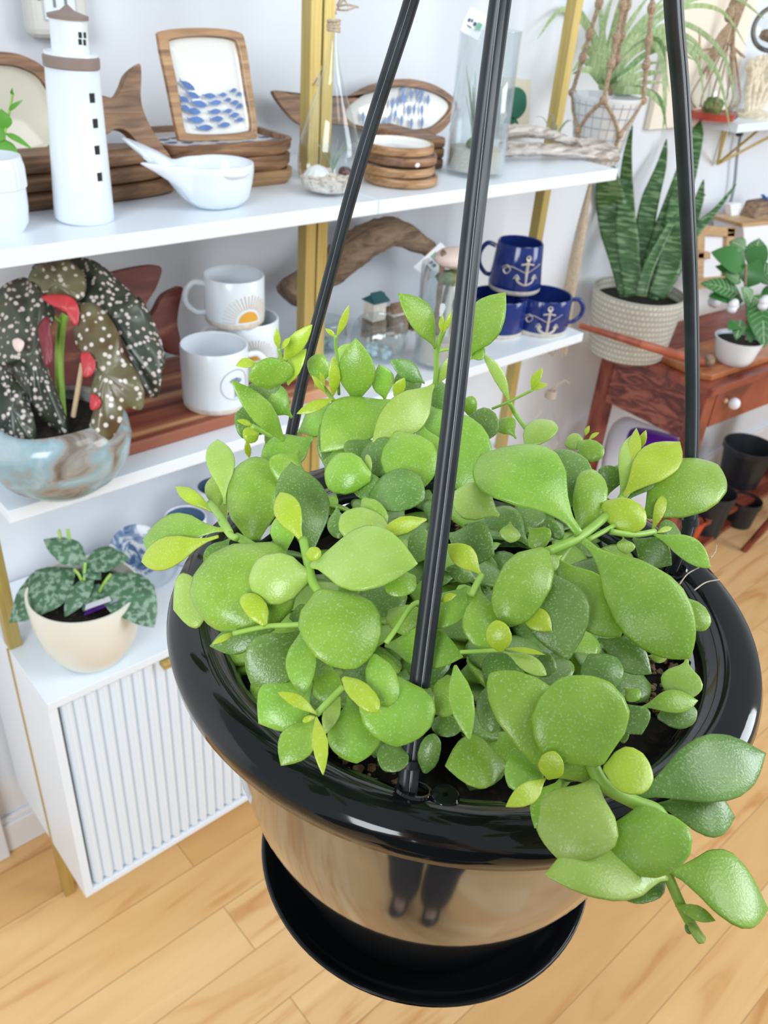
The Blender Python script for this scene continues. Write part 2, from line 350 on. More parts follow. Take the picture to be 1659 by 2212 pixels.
# ------------------------------------------------------------------ wall socket plate
t = Thing('wall_outlet', 'beige double wall outlet behind the lighthouse roof', 'outlet', onY(110, 60, WY))
a = onY(35, -60, WY-0.01); b_ = onY(183, 82, WY-0.01)
x0, x1, z0, z1 = a.x, b_.x, b_.z, b_.z+0.17
t.part('box', MB().box((x0, WY-0.035, z0), (x1, WY-0.001, z1)), M['plate'], smooth=False, bevel=0.012)
for k in range(2):
    zc = z0+0.045+k*0.06
    s_ = t.part('socket', MB().box(((x0+x1)/2-0.022, WY-0.039, zc-0.022), ((x0+x1)/2+0.022, WY-0.034, zc+0.022)), M['ceramic'], smooth=False, bevel=0.002)
    mb = MB()
    for dx in (-0.008, 0.008): mb.box(((x0+x1)/2+dx-0.0015, WY-0.0402, zc-0.006), ((x0+x1)/2+dx+0.0015, WY-0.039, zc+0.006))
    t.part('slot', mb, M['platedark'], s_, smooth=False)
t.part('screw', MB().ball((x0+0.016, WY-0.0355, z0+0.05), 0.004, 10, 6, (1, .4, 1)), M['platedark'])

# ------------------------------------------------------------------ enamel trays
def tilted(px, p0, n): return [onPl(u, v, p0, n) for u, v in px]
def tray(name, label, outer, inner, p0, lean, thick, wmat, emat, group=None, sm=5, cat='tray', ext=None):
    """leaning tray: outline and inner edge given as sight lines on its own leaning plane"""
    n = Vector((0, -cos(lean), sin(lean))); p0 = Vector(p0)
    O = smoothpts(tilted(outer, p0, n), sm, True); I = smoothpts(tilted(inner, p0, n), sm, True)
    zb = min(O, key=lambda q: q.z)
    t = Thing(name, label, cat, zb+Vector((0, 0.01, 0)), group)
    back = -n*thick
    k = max(len(O), len(I))
    def res(P, k):
        out = []
        for i in range(k): q = i*len(P)/k; a_ = int(q); out.append(P[a_].lerp(P[(a_+1) % len(P)], q-a_))
        return out
    O2, I2 = res(O, k), res(I, k)
    c = sum(O2, Vector())/k
    rb = [p+back*0.35+(p-c)*0.006 for p in O2]; bk = [p+back+(c-p)*0.10 for p in O2]
    inn = [p+back*0.45+(c-p)*0.04 for p in I2]
    mb = MB(); mb.add(I2+O2+rb+bk, [(j*k+i, j*k+(i+1) % k, (j+1)*k+(i+1) % k, (j+1)*k+i) for j in range(3) for i in range(k)]+[tuple(range(3*k, 4*k))])
    mb.add(I2+inn, [(i, k+i, k+(i+1) % k, (i+1) % k) for i in range(k)])
    bd = t.part('wood_body', mb, wmat)
    e2 = [p+back*0.28+(c-p)*0.01 for p in I2]; e3 = [p+back*0.5+(c-p)*0.12 for p in I2]; cc = c+back*0.55
    em = MB().add([p+n*0.0006 for p in I2]+e2+e3+[cc], [(j*k+i, j*k+(i+1) % k, (j+1)*k+(i+1) % k, (j+1)*k+i) for j in range(2) for i in range(k)]+[(2*k+i, 2*k+(i+1) % k, 3*k) for i in range(k)])
    en = t.part('enamel', em, emat, label='smooth enamel inside of the dish', smooth='full')
    return t, p0+back*0.5, n, en
def fishmb(c, ax, up, L, H, mb, n):
    P = [(-0.5, 0.30), (-0.36, 0.06), (-0.15, 0.28), (0.1, 0.42), (0.33, 0.28), (0.5, 0), (0.33, -0.28), (0.1, -0.42), (-0.15, -0.28), (-0.36, -0.06), (-0.5, -0.30), (-0.42, 0)]
    mb.prism([c+ax*(x*L)+up*(y*H) for x, y in P], n*0.0006)
def prints(t, en, plane_p, n, items, name='fish_print'):
    mb = MB()
    for (u, v, L, H, ang) in items:
        c = onPl(u, v, plane_p, n); d = depth(c)/F
        ux = (onPl(u+10, v, plane_p, n)-onPl(u-10, v, plane_p, n)).normalized(); uy = n.cross(ux)
        if uy.z < 0: uy = -uy
        ax = ux*cos(R(ang))+uy*sin(R(ang)); up = n.cross(ax)
        fishmb(c+n*0.0015, ax, up, L*d, H*d, mb, n)
    t.part(name, mb, M['blue'], en, smooth=False, label='school of small blue fish')
# square tray
p0 = onZ(470, 300, -0.262); p0.y = 1.225
p0 = onZ(470, 306, TS+0.0665)
t, pp, n_, en = tray('square_tray', 'upright square wooden tray with blue fish school on white enamel', [(352, 66), (440, 60), (512, 68), (530, 92), (545, 190), (556, 288), (540, 300), (462, 303), (396, 304), (384, 288), (362, 180), (344, 90)],
    [(376, 82), (440, 76), (500, 82), (517, 102), (532, 190), (545, 272), (533, 286), (470, 292), (412, 290), (398, 276), (382, 180), (366, 100)], p0, R(14), 0.02, M['mangolight'], M['enamel'], sm=4)
fz = [(403,184,42,17,-28),(415,205,36,15,-20),(396,214,26,14,-25),(450,207,36,14,-5),(479,205,22,11,5),(502,196,20,10,15),(428,224,42,17,-12),(415,240,40,17,-8),(463,222,34,13,4),(490,216,20,10,12),(505,222,24,11,12),(514,204,16,10,20),
      (421,259,44,17,-5),(462,241,34,13,3),(490,240,26,11,8),(515,230,20,12,25),(466,257,36,14,3),(504,249,28,12,10),(440,276,44,15,0),(482,270,34,13,5),(515,259,26,11,10),(530,203,12,14,60),(398,232,24,13,-20),(533,222,10,12,60)]
prints(t, en, pp+n_*0.004, n_, fz)
# fish shaped dish
p0 = onY(860, 285, 1.285)
t, pp, n_, en = tray('fish_shaped_dish', 'fish-shaped wooden dish with blue fish print, tail behind the gold post', [(592, 203), (604, 196), (655, 214), (700, 228), (745, 214), (800, 184), (870, 170), (930, 180), (975, 206), (988, 232), (966, 272), (932, 294), (870, 294), (790, 282), (735, 268), (690, 266), (655, 270), (625, 248)],
    [(748, 238), (775, 212), (805, 198), (870, 186), (928, 195), (965, 212), (978, 232), (955, 262), (925, 278), (860, 280), (790, 274), (756, 262)], p0, R(12), 0.022, M['mango'], M['enamel'], sm=4)
fz = []
for (u, v) in [(886,205),(899,201),(868,213),(857,222),(873,216),(911,200),(907,215),(845,226),(880,240),(893,238),(910,240),(852,250),(866,262),(887,268),(910,266),(838,262),(826,272),(783,255),(870,196),(923,218)]: fz.append((u, v, 26, 11, 78+rnd.uniform(-10, 10)))
prints(t, en, pp+n_*0.004, n_, fz)
# cream oval dish
p0 = onY(10, 330, 1.27)
tray('oval_dish', 'large cream enamel dish with brown wooden rim behind the lighthouse', [(-120, 130), (-60, 112), (10, 112), (60, 124), (110, 160), (150, 240), (150, 300), (110, 345), (40, 352), (-60, 348), (-140, 300), (-160, 200)],
     [(-105, 160), (-50, 138), (10, 138), (50, 146), (92, 172), (128, 245), (126, 295), (96, 325), (30, 334), (-60, 330), (-120, 290), (-138, 210)], p0, R(12), 0.022, M['mango'], M['enamelcream'], sm=4, cat='dish')
# whale-tail tray (wood only), leaning
def slab(name, label, cat, px, Y, lean, thick, m_, sm=4, sub=0, bev=0.004, bottomZ=None):
    n = Vector((0, -cos(lean), sin(lean))); p0 = onY(px[0][0], px[0][1], Y)
    O = smoothpts(tilted(px, p0, n), sm, True)
    mb = MB().prism(O, -n*thick)
    return one(name, label, cat, mb, m_, smooth=True, bevel=bev)
slab('whale_tail_tray', 'brown wooden whale tail board rising behind the lighthouse', 'tray', [(205, 205), (222, 206), (246, 210), (262, 190), (274, 160), (290, 143), (303, 138), (306, 165), (305, 215), (318, 258), (345, 305), (370, 342), (352, 356), (322, 344), (300, 312), (275, 284), (252, 278), (232, 290), (205, 300)], 1.17, R(18), 0.018, M['mango'])
# long wooden trays stacked under it
for k in range(3):
    lab = ['long dark wooden tray, bottom of the stack behind the lighthouse', 'long wooden tray, middle of the stack behind the lighthouse', 'long wooden tray, topmost of the stack behind the lighthouse'][k]
    z0 = TS+k*0.0225; mb = MB(); xa, xb = 0.301+0.004*k, 0.638-0.012*k; yc = 1.172; hw = 0.032
    pl = []
    for i in range(36):
        q = 2*pi*i/36; cx_ = (xa+xb)/2; rx = (xb-xa)/2
        pl.append((cx_+rx*abs(cos(q))**0.75*(1 if cos(q) > 0 else -1), yc+hw*abs(sin(q))**0.8*(1 if sin(q) > 0 else -1)))
    mb.prism([(x, y, z0) for x, y in pl], (0, 0, 0.0218))
    one('long_tray', lab, 'tray', mb, M['mango'], 'long wooden trays behind the lighthouse', bevel=0.008)
# square trays stacked flat
T0 = None
for k in range(3):
    lab = ['square wooden tray, bottom of the stack under the upright fish tray', 'square wooden tray, middle of the stack under the upright fish tray', 'square wooden tray with printed enamel, topmost of the flat stack beside the terrarium'][k]
    z0 = TS+k*0.0222; xa, xb, ya, yb = 0.655, 0.846, 1.142, 1.300
    if k == 2: xa = 0.622
    t = Thing('flat_square_tray', lab, 'tray', ((xa+xb)/2, 1.20, z0), 'square wooden trays lying stacked')
    dx = [0.0, -0.004, -0.002][k]
    mb = MB(); pl = []
    for (cx_, cy_, a0) in [(xb-0.03, yb-0.03, 0), (xa+0.03, yb-0.03, 90), (xa+0.03, ya+0.03, 180), (xb-0.03, ya+0.03, 270)]:
        for i in range(7): q = R(a0+15*i); pl.append(((cx_+0.03*cos(q)+dx), cy_+0.03*sin(q)))
    # hide nothing: keep clear of the post
    n_k = len(pl); c = Vector((sum(p[0] for p in pl)/n_k, sum(p[1] for p in pl)/n_k, 0))
    def ringp(z, f): return [Vector((c.x+(p[0]-c.x)*f, c.y+(p[1]-c.y)*f, z)) for p in pl]
    R_ = [ringp(z0, 0.93), ringp(z0+0.008, 0.99), ringp(z0+0.0215, 1.0), ringp(z0+0.0215, 0.93), ringp(z0+0.012, 0.90)]
    mb.add(sum(R_, []), [(j*n_k+i, j*n_k+(i+1) % n_k, (j+1)*n_k+(i+1) % n_k, (j+1)*n_k+i) for j in range(4) for i in range(n_k)]+[tuple(range(n_k))[::-1], tuple(range(4*n_k, 5*n_k))])
    t.part('wood_body', mb, M['mango'] if k else M['mangolight'])
    mb = MB().prism(ringp(z0+0.0125, 0.895), (0, 0, 0.001)); en = t.part('enamel', mb, M['enamel'], smooth=False)
    if k == 2:
        mb = MB()
        for i in range(26):
            fishmb(Vector((xa+0.04+(i % 9)*0.023, ya+0.035+(i//9)*0.03+0.006*(i % 2), z0+0.0140)), Vector((1, 0, 0)), Vector((0, 1, 0)), 0.02, 0.012, mb, Vector((0, 0, 1)))
        t.part('fish_print', mb, M['blue'], en, smooth=False)

# ------------------------------------------------------------------ lighthouse
c = base(186, 497, TS, 0.049); c.z = TS
rb = mw(62, c+Vector((0, 0, 0.02))); z1 = topz(c, 160, 131); rt = mw(56, Vector((c.x, c.y, z1)))
t = Thing('lighthouse_ornament', 'tall white ceramic lighthouse with taupe roof and small windows', 'ornament', c)
z2 = topz(c, 152, 112); z3 = topz(c, 148, 38); z4 = topz(c, 144, 9); ru = mw(39, Vector((c.x, c.y, z3)))
t.part('tower', MB().lathe([(rb*0.9, 0), (rb, 0.004), (rb*0.99, 0.02), (rt, z1-TS-0.002)], c, 48), M['ceramic'], smooth='full')
tw = t.part('gallery', MB().lathe([(rt*0.98, z1-TS-0.008), (rt*1.055, z1-TS-0.006), (rt*1.06, z2-TS-0.005), (rt*1.0, z2-TS-0.003)], c, 48), M['taupe'], label='taupe band around the gallery')
t.part('gallery_floor', MB().lathe([(rt*1.0, z2-TS-0.004), (rt*0.99, z2-TS), (0.001, z2-TS)], c, 48), M['ceramic'])
lr = t.part('lantern_room', MB().lathe([(ru*1.02, z2-TS-0.001), (ru, z3-TS)], c, 40), M['ceramic'])
t.part('roof', MB().lathe([(ru*1.10, z3-TS-0.001), (ru*1.11, z3-TS+0.003), (ru*0.4, z4-TS-0.006), (0.001, z4-TS)], c, 40), M['taupe'], label='taupe cone roof')
to_cam = Vector((-c.x, -c.y, 0)).normalized(); a0 = atan2(to_cam.y, to_cam.x)
def win(u, v, r, w_, h_, par=None, name='window'):
    """small opening on the round wall at this sight line"""
    best = None
    for k in range(-90, 91, 2):
        a = a0+R(k); z = topz((c.x+r*cos(a), c.y+r*sin(a)), u, v); p = Vector((c.x+r*cos(a), c.y+r*sin(a), z)); r0 = ray(u, v); q = r0*(hypot(p.x, p.y)/hypot(r0.x, r0.y)); e = (q-p).length
        if best is None or e < best[0]: best = (e, a, z)
    e, a, z = best; d = Vector((cos(a), sin(a), 0)); s_ = Vector((-sin(a), cos(a), 0)); p = Vector((c.x, c.y, z))+d*(r-0.003)
    t.part(name, MB().prism([p+s_*w_+Vector((0, 0, -h_)), p-s_*w_+Vector((0, 0, -h_)), p-s_*w_+Vector((0, 0, h_)), p+s_*w_+Vector((0, 0, h_))], d*0.0036), M['black'], par, smooth=False, bevel=0.0006, label='dark square opening')
for (u, v) in [(190, 210), (198, 265), (205, 323), (211, 381)]: win(u, v, rb+(rt-rb)*(topz(c, u, v)-TS)/(z1-TS), 0.0036, 0.0052)
for (u, v) in [(159, 74), (169, 74), (159, 89), (169, 90)]: win(u, v, ru*1.01, 0.0022, 0.003, lr)
ax_ = Vector((-c.x, -c.y, 0)).normalized(); t.o.rotation_mode = 'QUATERNION'
from mathutils import Quaternion
t.o.rotation_quaternion = Quaternion(ax_, R(-1.9))

# ------------------------------------------------------------------ small ribbed pot at the left edge of the top shelf
c = base(8, 523, TS, 0.045); c.z = TS; t = Thing('ribbed_planter', 'white ribbed planter with green leaves at the left edge of the top shelf', 'potted plant', c)
r1 = mw(62, c); h1 = topz(c, 0, 335)-TS
t.part('pot', MB().lathe([(r1*0.7, 0), (r1*0.93, 0.012), (r1*0.99, 0.03), (r1*1.0, 0.052)], c, 60).lathe([(r1*1.0, 0.052), (r1*1.04, 0.053), (r1*1.04, h1-0.012), (r1*0.98, h1), (r1*0.92, h1), (r1*0.90, h1-0.015)], c, 120, cap=False, fr=lambda a, r, z: (r*(1+0.018*sin(a*30)), z) if r > r1 else (r, z)), M['ceramic'])
t.part('soil', MB().lathe([(0.001, h1-0.016), (r1*0.92, h1-0.014)], c, 30, cap=False), M['soil'])
# ------------------------------------------------------------------ leaves for every plant
SH = {'spat': [(0, .10), (.12, .13), (.25, .36), (.4, .76), (.55, .97), (.66, 1.0), (.78, .88), (.88, .64), (.95, .36), (1, .03)],
      'ovat': [(0, .10), (.08, .40), (.2, .80), (.35, 1.0), (.5, .98), (.7, .74), (.85, .44), (.95, .17), (1, .02)],
      'suc': [(0, .09), (.1, .20), (.22, .48), (.36, .84), (.5, .99), (.6, 1.0), (.74, .84), (.86, .53), (.94, .24), (1, .01)],
      'lanc': [(0, .12), (.15, .42), (.3, .78), (.5, 1.0), (.7, .86), (.85, .52), (.95, .22), (1, .03)],
      'pill': [(0, .22), (.12, .50), (.25, .82), (.45, 1.0), (.7, .97), (.85, .80), (.95, .48), (1, .10)],
      'round': [(0, .12), (.08, .34), (.2, .72), (.38, .98), (.55, 1.0), (.75, .88), (.88, .63), (.96, .34), (1, .05)],
      'blade': [(0, .55), (.2, .8), (.5, 1.0), (.8, .75), (.95, .25), (1, .02)],
      'strap': [(0, .6), (.15, .9), (.5, 1.0), (.8, .7), (.95, .3), (1, .03)]}
def leafmb(mb, B, T, W, N, bend=0.12, th=0.16, cup=0.12, sh='spat', nl=14, ns=10, side=0.0, wave=0.0, ph=0.0):
    B, T = Vector(B), Vector(T); ax = T-B; L = ax.length; ax.normalize()
    N = Vector(N); N = (N-ax*N.dot(ax)).normalized(); S = ax.cross(N)
    vs = []
    for i in range(nl+1):
        t = i/nl; t = t*t*(3-2*t)*0.35+t*0.65; w_ = interp(SH[sh], t)*W/2
        ctr = B+ax*(L*t)+N*(bend*L*sin(pi*min(t*1.02, 1)))+S*(side*L*sin(pi*t))
        h = th*W*0.5*min(1, interp(SH[sh], t)+0.25)*(1.0 if t < 0.97 else 0.3)
        for k in range(ns):
            q = 2*pi*k/ns; x = cos(q); z = sin(q)*(1-0.25*abs(x))
            vs.append(ctr+S*(w_*x)+N*(h*z+cup*w_*x*x+wave*w_*sin(t*17+ph+x*2)*abs(x)))
    fs = [(j*ns+i, j*ns+(i+1) % ns, (j+1)*ns+(i+1) % ns, (j+1)*ns+i) for j in range(nl) for i in range(ns)]
    fs += [tuple(range(ns))[::-1], tuple(range(nl*ns, nl*ns+ns))]
    return mb.add(vs, fs)
def patleaf(name, base_, spot, scale, lo, hi, rough=0.4, kind='VORONOI', **k):
    m = mat(name, base_[0], rough, **k); b = m.node_tree.nodes['Principled BSDF']; v = coords(m)
    n = nd(m, 'ShaderNodeTexNoise'); n.inputs['Scale'].default_value = 18; lk(m, v, n.inputs['Vector'])
    r = ramp(m, n.outputs[0], [(0.35, base_[0]), (0.65, base_[1])])
    if kind == 'VORONOI': s_ = nd(m, 'ShaderNodeTexVoronoi'); s_.inputs['Scale'].default_value = scale; lk(m, v, s_.inputs['Vector']); f = s_.outputs['Distance']
    else: s_ = nd(m, 'ShaderNodeTexNoise'); s_.inputs['Scale'].default_value = scale; s_.inputs['Detail'].default_value = 3; lk(m, v, s_.inputs['Vector']); f = s_.outputs[0]
    r2 = ramp(m, f, [(lo, (1, 1, 1)), (hi, (0, 0, 0))]) if kind == 'VORONOI' else ramp(m, f, [(lo, (0, 0, 0)), (hi, (1, 1, 1))])
    mx = nd(m, 'ShaderNodeMix'); mx.data_type = 'RGBA'; mx.inputs['B'].default_value = (*spot, 1)
    lk(m, r2.outputs[0], mx.inputs['Factor']); lk(m, r.outputs[0], mx.inputs['A']); lk(m, mx.outputs['Result'], b.inputs['Base Color']); return m
M['begonia'] = patleaf('spotted_begonia_leaf', ((0.020, 0.030, 0.020), (0.075, 0.085, 0.060)), (0.62, 0.54, 0.52), 125, 0.27, 0.40, 0.3)
M['begoniaolive'] = patleaf('olive_begonia_leaf', ((0.10, 0.055, 0.020), (0.19, 0.20, 0.11)), (0.74, 0.68, 0.62), 100, 0.24, 0.36, 0.3)
M['beggarnet'] = mat('red_leaf_underside', (0.52, 0.045, 0.055), 0.4)
M['begwine'] = mat('wine_leaf_underside', (0.20, 0.025, 0.035), 0.4)
M['scind'] = patleaf('silvery_marbled_leaf', ((0.045, 0.12, 0.06), (0.08, 0.19, 0.10)), (0.24, 0.36, 0.27), 110, 0.48, 0.60, 0.45, 'NOISE')
M['snake'] = patleaf('banded_snake_leaf', ((0.022, 0.075, 0.022), (0.055, 0.14, 0.035)), (0.17, 0.28, 0.13), 14, 0.5, 0.62, 0.35, 'NOISE')
mm = M['snake']; [setattr(n.inputs['Scale'], 'default_value', (1.5, 1.5, 11)) for n in mm.node_tree.nodes if n.type == 'MAPPING']
M['snakeedge'] = mat('snake_edge', (0.45, 0.50, 0.25), 0.4)
M['zebra'] = mat('zebra_leaf', (0.05, 0.19, 0.045), 0.35); M['vein'] = mat('white_vein', (0.55, 0.68, 0.45), 0.45)
M['spider'] = noisy('spider_plant_leaf', [(0.35, (0.24, 0.36, 0.13)), (0.6, (0.44, 0.54, 0.29))], 0.45, (90, 90, 3), 3)
M['spiderd'] = noisy('spider_plant_green', [(0.35, (0.08, 0.18, 0.04)), (0.6, (0.20, 0.34, 0.12))], 0.45, (90, 90, 3), 3)
M['air'] = noisy('air_plant', [(0.3, (0.16, 0.24, 0.16)), (0.7, (0.42, 0.52, 0.44))], 0.7, ns=30)
M['bright'] = mat('small_green_leaf', (0.12, 0.36, 0.04), 0.35)

# plant in the ribbed planter
st = [at(u, v, depth(c)) for u, v in [(8, 330), (10, 290), (18, 255), (28, 200)]]
sm_ = t.part('stem', MB().tube(smoothpts(st, 4), 0.0016, 6), M['stem'])
d0 = depth(c)
for (bu, bv, tu, tv, w_) in [(12, 280, 2, 235, 34), (18, 240, 50, 216, 10), (5, 300, 35, 380, 40), (12, 288, 70, 322, 14), (12, 282, -30, 300, 34), (8, 300, -20, 340, 30), (25, 205, 27, 190, 6), (10, 275, -20, 245, 26)]:
    t.part('leaf', leafmb(MB(), at(bu, bv, d0), at(tu, tv, d0-0.01), mw(w_, c), -ray(bu, bv)+Vector((0, 0, .4)), 0.08, 0.06, 0.1, 'ovat'), M['bright'])

# ------------------------------------------------------------------ white whale bowl
c = base(468, 461, TS, 0.042); c.z = TS
t = Thing('whale_bowl', 'small glossy white whale-shaped bowl with forked tail', 'bowl', c)
hw = topz(c, 470, 350)-TS; rr = mw(84, c); al = pi+0.02
def whale(a, r, z):
    q = z/hw; d = (a-al+pi) % (2*pi)-pi
    tail = 0.95*math.exp(-(d/0.36)**2)+0.75*math.exp(-((d+0.27)/0.085)**2)+0.95*math.exp(-((d-0.27)/0.085)**2)
    k = max(q, 0)**2.2
    return r*(1+tail*k)*(0.80+0.20*abs(cos(a-al))), z+(0.012*tail+0.016*math.exp(-((d+.27)/.12)**2)-.004*math.exp(-((d-.27)/.12)**2))*k
pr = [(rr*0.45, 0), (rr*0.62, 0.002), (rr*0.86, hw*0.22), (rr*0.95, hw*0.55), (rr*1.0, hw*0.85), (rr*0.99, hw), (rr*0.95, hw*1.01), (rr*0.92, hw*0.85), (rr*0.80, hw*0.4), (rr*0.5, hw*0.14), (0.002, hw*0.12)]
t.part('bowl', MB().lathe(pr, c, 160, whale), M['ceramic'], smooth='full')
p = c+Vector((0.005, -rr*0.80, hw*0.86))
t.part('fin', MB().ball(p, 0.016, 16, 8, (1.3, 0.45, 0.32)), M['ceramic'])

# ------------------------------------------------------------------ glass terrarium bottle
c = base(708, 428, TS, 0.035); c.z = TS
t = Thing('teardrop_terrarium', 'teardrop glass bottle with shells, sand and raffia tied round its neck', 'terrarium', c)
rg = mw(67, c); H = topz(c, 726, 45)-TS
gp = [(rg*0.45, 0.0), (rg*0.8, 0.006), (rg*0.98, 0.028), (rg*1.0, 0.045), (rg*0.93, 0.075), (rg*0.70, 0.110), (rg*0.42, 0.145), (rg*0.22, 0.178), (rg*0.13, 0.205), (rg*0.12, H)]
tilt = lambda a, r, z: (r, z)
g = t.part('glass_bottle', MB().lathe([(r, z) for r, z in gp], c, 48, cap=False), M['glass'], smooth='full')
e = (Vector((-c.x, -c.y, 0)).normalized()*0.75+Vector((0.66, -0.0, 0.0))).normalized()
t.part('opening_rim', MB().torus(c+e*rg*0.93+Vector((0, 0, 0.052)), 0.023, 0.0022, e+Vector((0, 0, .15))), M['glass'], smooth='full')
t.part('sand', MB().lathe([(rg*0.44, 0.002), (rg*0.78, 0.0075), (rg*0.92, 0.022), (rg*0.5, 0.026), (0.001, 0.027)], c, 30), M['pebble'])
mb = MB()
for i in range(30): a = rnd.uniform(0, 6.28); q = rnd.uniform(0, rg*0.8); mb.ball(c+Vector((q*cos(a), q*sin(a), 0.026)), rnd.uniform(.003, .006), 8, 5, (1, 1, .7), .1)
t.part('pebbles', mb, M['pebble'], kind='stuff')
sh = at(686, 382, depth(c)-0.01)
t.part('seashell', MB().lathe([(0.001, -0.016), (0.012, -0.014), (0.021, -0.004), (0.021, 0.004), (0.012, 0.014), (0.001, 0.018)], sh, 48, fr=lambda a, r, z: (r*(1+0.05*sin(12*a)), z)), M['enamel'])
t.part('purple_stone', MB().ball(at(745, 372, depth(c)), 0.011, 12, 8, (1, 1, .8), .06), M['maroon'], label='dark purple stone')
mb = MB(); q0 = c+Vector((0.008, 0.0, 0.03))
for i in range(12): a = rnd.uniform(0, 6.28); mb.tube(smoothpts([q0, q0+Vector((0.012*cos(a), 0.012*sin(a), 0.025)), q0+Vector((0.03*cos(a), 0.03*sin(a), 0.045))], 3), lambda s: 0.0012*(1-.8*s), 5)
t.part('air_plant', mb, M['air'])
mb = MB(); dt = depth(c)
top = c+Vector((0, 0, H))
for k in range(4): mb.torus(c+Vector((0, 0, H-0.012+k*0.004)), rg*0.135+0.002, 0.0022, (rnd.uniform(-.2, .2), rnd.uniform(-.2, .2), 1), 20, 5)
for P in [[(722, 60), (705, 120), (692, 150), (684, 185)], [(722, 60), (700, 130), (683, 170), (672, 182)], [(716, 40), (700, 30), (690, 25)], [(728, 15), (750, 10), (775, 16)], [(728, 12), (735, -5), (720, -15)], [(726, 20), (748, 22), (770, 14)], [(722, 10), (712, -8), (728, -20)], [(726, 30), (715, 0), (722, -15)], [(730, 20), (742, 0), (752, 14)]]:
    mb.tube(smoothpts([at(u, v, dt-0.012) for u, v in P], 5), 0.0016, 5)
t.part('raffia_tie', mb, M['juteL'])

# ------------------------------------------------------------------ round wooden dishes stack
c = base(860, 411, TS, 0.062); c.z = TS; rd = mw(78, c); 
hh = (topz(c, 862, 306)-TS)/4
for k in range(4):
    lab = ['round wooden dish at the bottom of the stack between the plant straps', 'round wooden dish, second from the bottom between the plant straps', 'round wooden dish, third from the bottom, with a tiny white spot', 'round wooden dish with white enamel, topmost of its stack'][k]
    loc = c+Vector((0.003*(-1)**k, 0.002*k, k*hh)); t = Thing('round_dish', lab, 'dish', loc, 'round wooden dishes stacked between the straps')
    f = 1.03-0.015*k
    t.part('wood_body', MB().lathe([(rd*0.80*f, 0), (rd*0.95*f, 0.001), (rd*f, hh*0.25), (rd*f, hh*0.85), (rd*0.985*f, hh*0.99), (rd*0.93*f, hh*0.99), (rd*0.88*f, hh*0.55)], loc, 48, cap=False).lathe([(0.001, 0.0008), (rd*0.80*f, 0.0)], loc, 48, cap=False), M['mangolight'] if k != 2 else M['mango'])
    en = t.part('enamel', MB().lathe([(rd*0.915*f, hh*0.975), (rd*0.88*f, hh*0.6), (rd*0.5*f, hh*0.5), (0.001, hh*0.5)], loc, 48, cap=False), M['enamel'])
    if k == 2: t.part('sticker', MB().ball(onZ(902, 357, loc.z+hh*.5)*1.0, 0.0045, 10, 6, (1.2, .3, .8)), M['enamel'], label='tiny white spot on the rim')
# rectangular trays behind
for k in range(3):
    lab = ['dark wooden slab tray behind the round dishes, bottom one', 'dark wooden slab tray behind the round dishes, middle one', 'dark wooden slab tray behind the round dishes, top one'][k]
    z0 = TS+0.0175*k; mb = MB(); pl = [(1.105, 1.135), (1.160, 1.135), (1.166, 1.141), (1.166, 1.29), (1.105, 1.29)]
    mb.prism([(x, y, z0) for x, y in pl], (0, 0, 0.0170)); one('slab_tray', lab, 'tray', mb, M['mango'], 'slab trays behind the round dishes', bevel=0.005)

# ------------------------------------------------------------------ glass cylinder with sand and plant
c = base(1022, 388, TS, 0.05); c.z = TS; rg = mw(62, c); H = topz(c, 1048, 62)-TS
t = Thing('glass_cylinder', 'tall clear glass cylinder with sand and trailing air plant', 'vase', c)
t.part('glass', MB().lathe([(rg*0.9, 0.001), (rg, 0.004), (rg, H), (rg*0.96, H), (rg*0.955, 0.008), (0.001, 0.008)], c, 48, cap=False), M['glass'], smooth='full')
t.part('rim', MB().torus(c+Vector((0, 0, H)), rg*0.98, 0.0012), M['glass'], smooth='full')
hs = topz(c, 1020, 318)-TS
t.part('sand', MB().lathe([(rg*0.92, 0.009), (rg*0.92, hs), (0.001, hs+0.004)], c, 40), M['sand'])
mb = MB(); q0 = c+Vector((-0.01, 0, hs))
for i in range(26):
    a = rnd.uniform(0, 6.28); q = rnd.uniform(.01, .03); hgt = rnd.uniform(.05, .14)
    mb.tube(smoothpts([q0, q0+Vector((q*.4*cos(a), q*.4*sin(a), hgt*.5)), q0+Vector((q*cos(a), q*sin(a), hgt))], 3), lambda s: 0.0015*(1-.7*s), 5)
t.part('air_plant', mb, M['air'])
t.part('moss', MB().ball(q0+Vector((0, -.01, 0.008)), 0.018, 14, 8, (1.2, 1, .7), .15), M['moss'])
def card(name, label, cat, px, d, m_, marks=(), thing=None, thick=0.0008):
    P = [at(u, v, dd) for (u, v), dd in zip(px, d)]; n = (P[1]-P[0]).cross(P[3]-P[0]).normalized()
    if n.dot(P[0]) > 0: n = -n
    cc = sum(P, Vector())/4; T = thing or Thing(name, label, cat, min(P, key=lambda q: q.z))
    pr = T.part('card', MB().prism([p for p in P], -n*thick), m_, smooth=False)
    ex = (P[1]-P[0]); ey = (P[3]-P[0])
    for (nm, mm_, x0, y0, x1, y1) in marks:
        T.part(nm, MB().prism([P[0]+ex*x+ey*y+n*0.0002 for x, y in ((x0, y0), (x1, y0), (x1, y1), (x0, y1))], n*0.0004), mm_, pr, smooth=False)
    return T, P, n
dd = depth(c+Vector((0, 0, H)))-0.03
T_, P, n = card('price_tag', 'small white printed tag hooked on the glass cylinder rim', 'tag', [(1017, 14), (1052, 34), (1032, 88), (994, 66)], [dd+.01, dd+.02, dd+.02, dd], M['paper'],
     [('lettering', M['ink'], .15, .42, .28, .56), ('lettering', M['ink'], .32, .40, .42, .52), ('lettering', M['ink'], .50, .44, .66, .58), ('emblem', M['inkgreen'], .72, .38, .97, .66), ('lettering', M['ink'], .2, .68, .5, .72)])

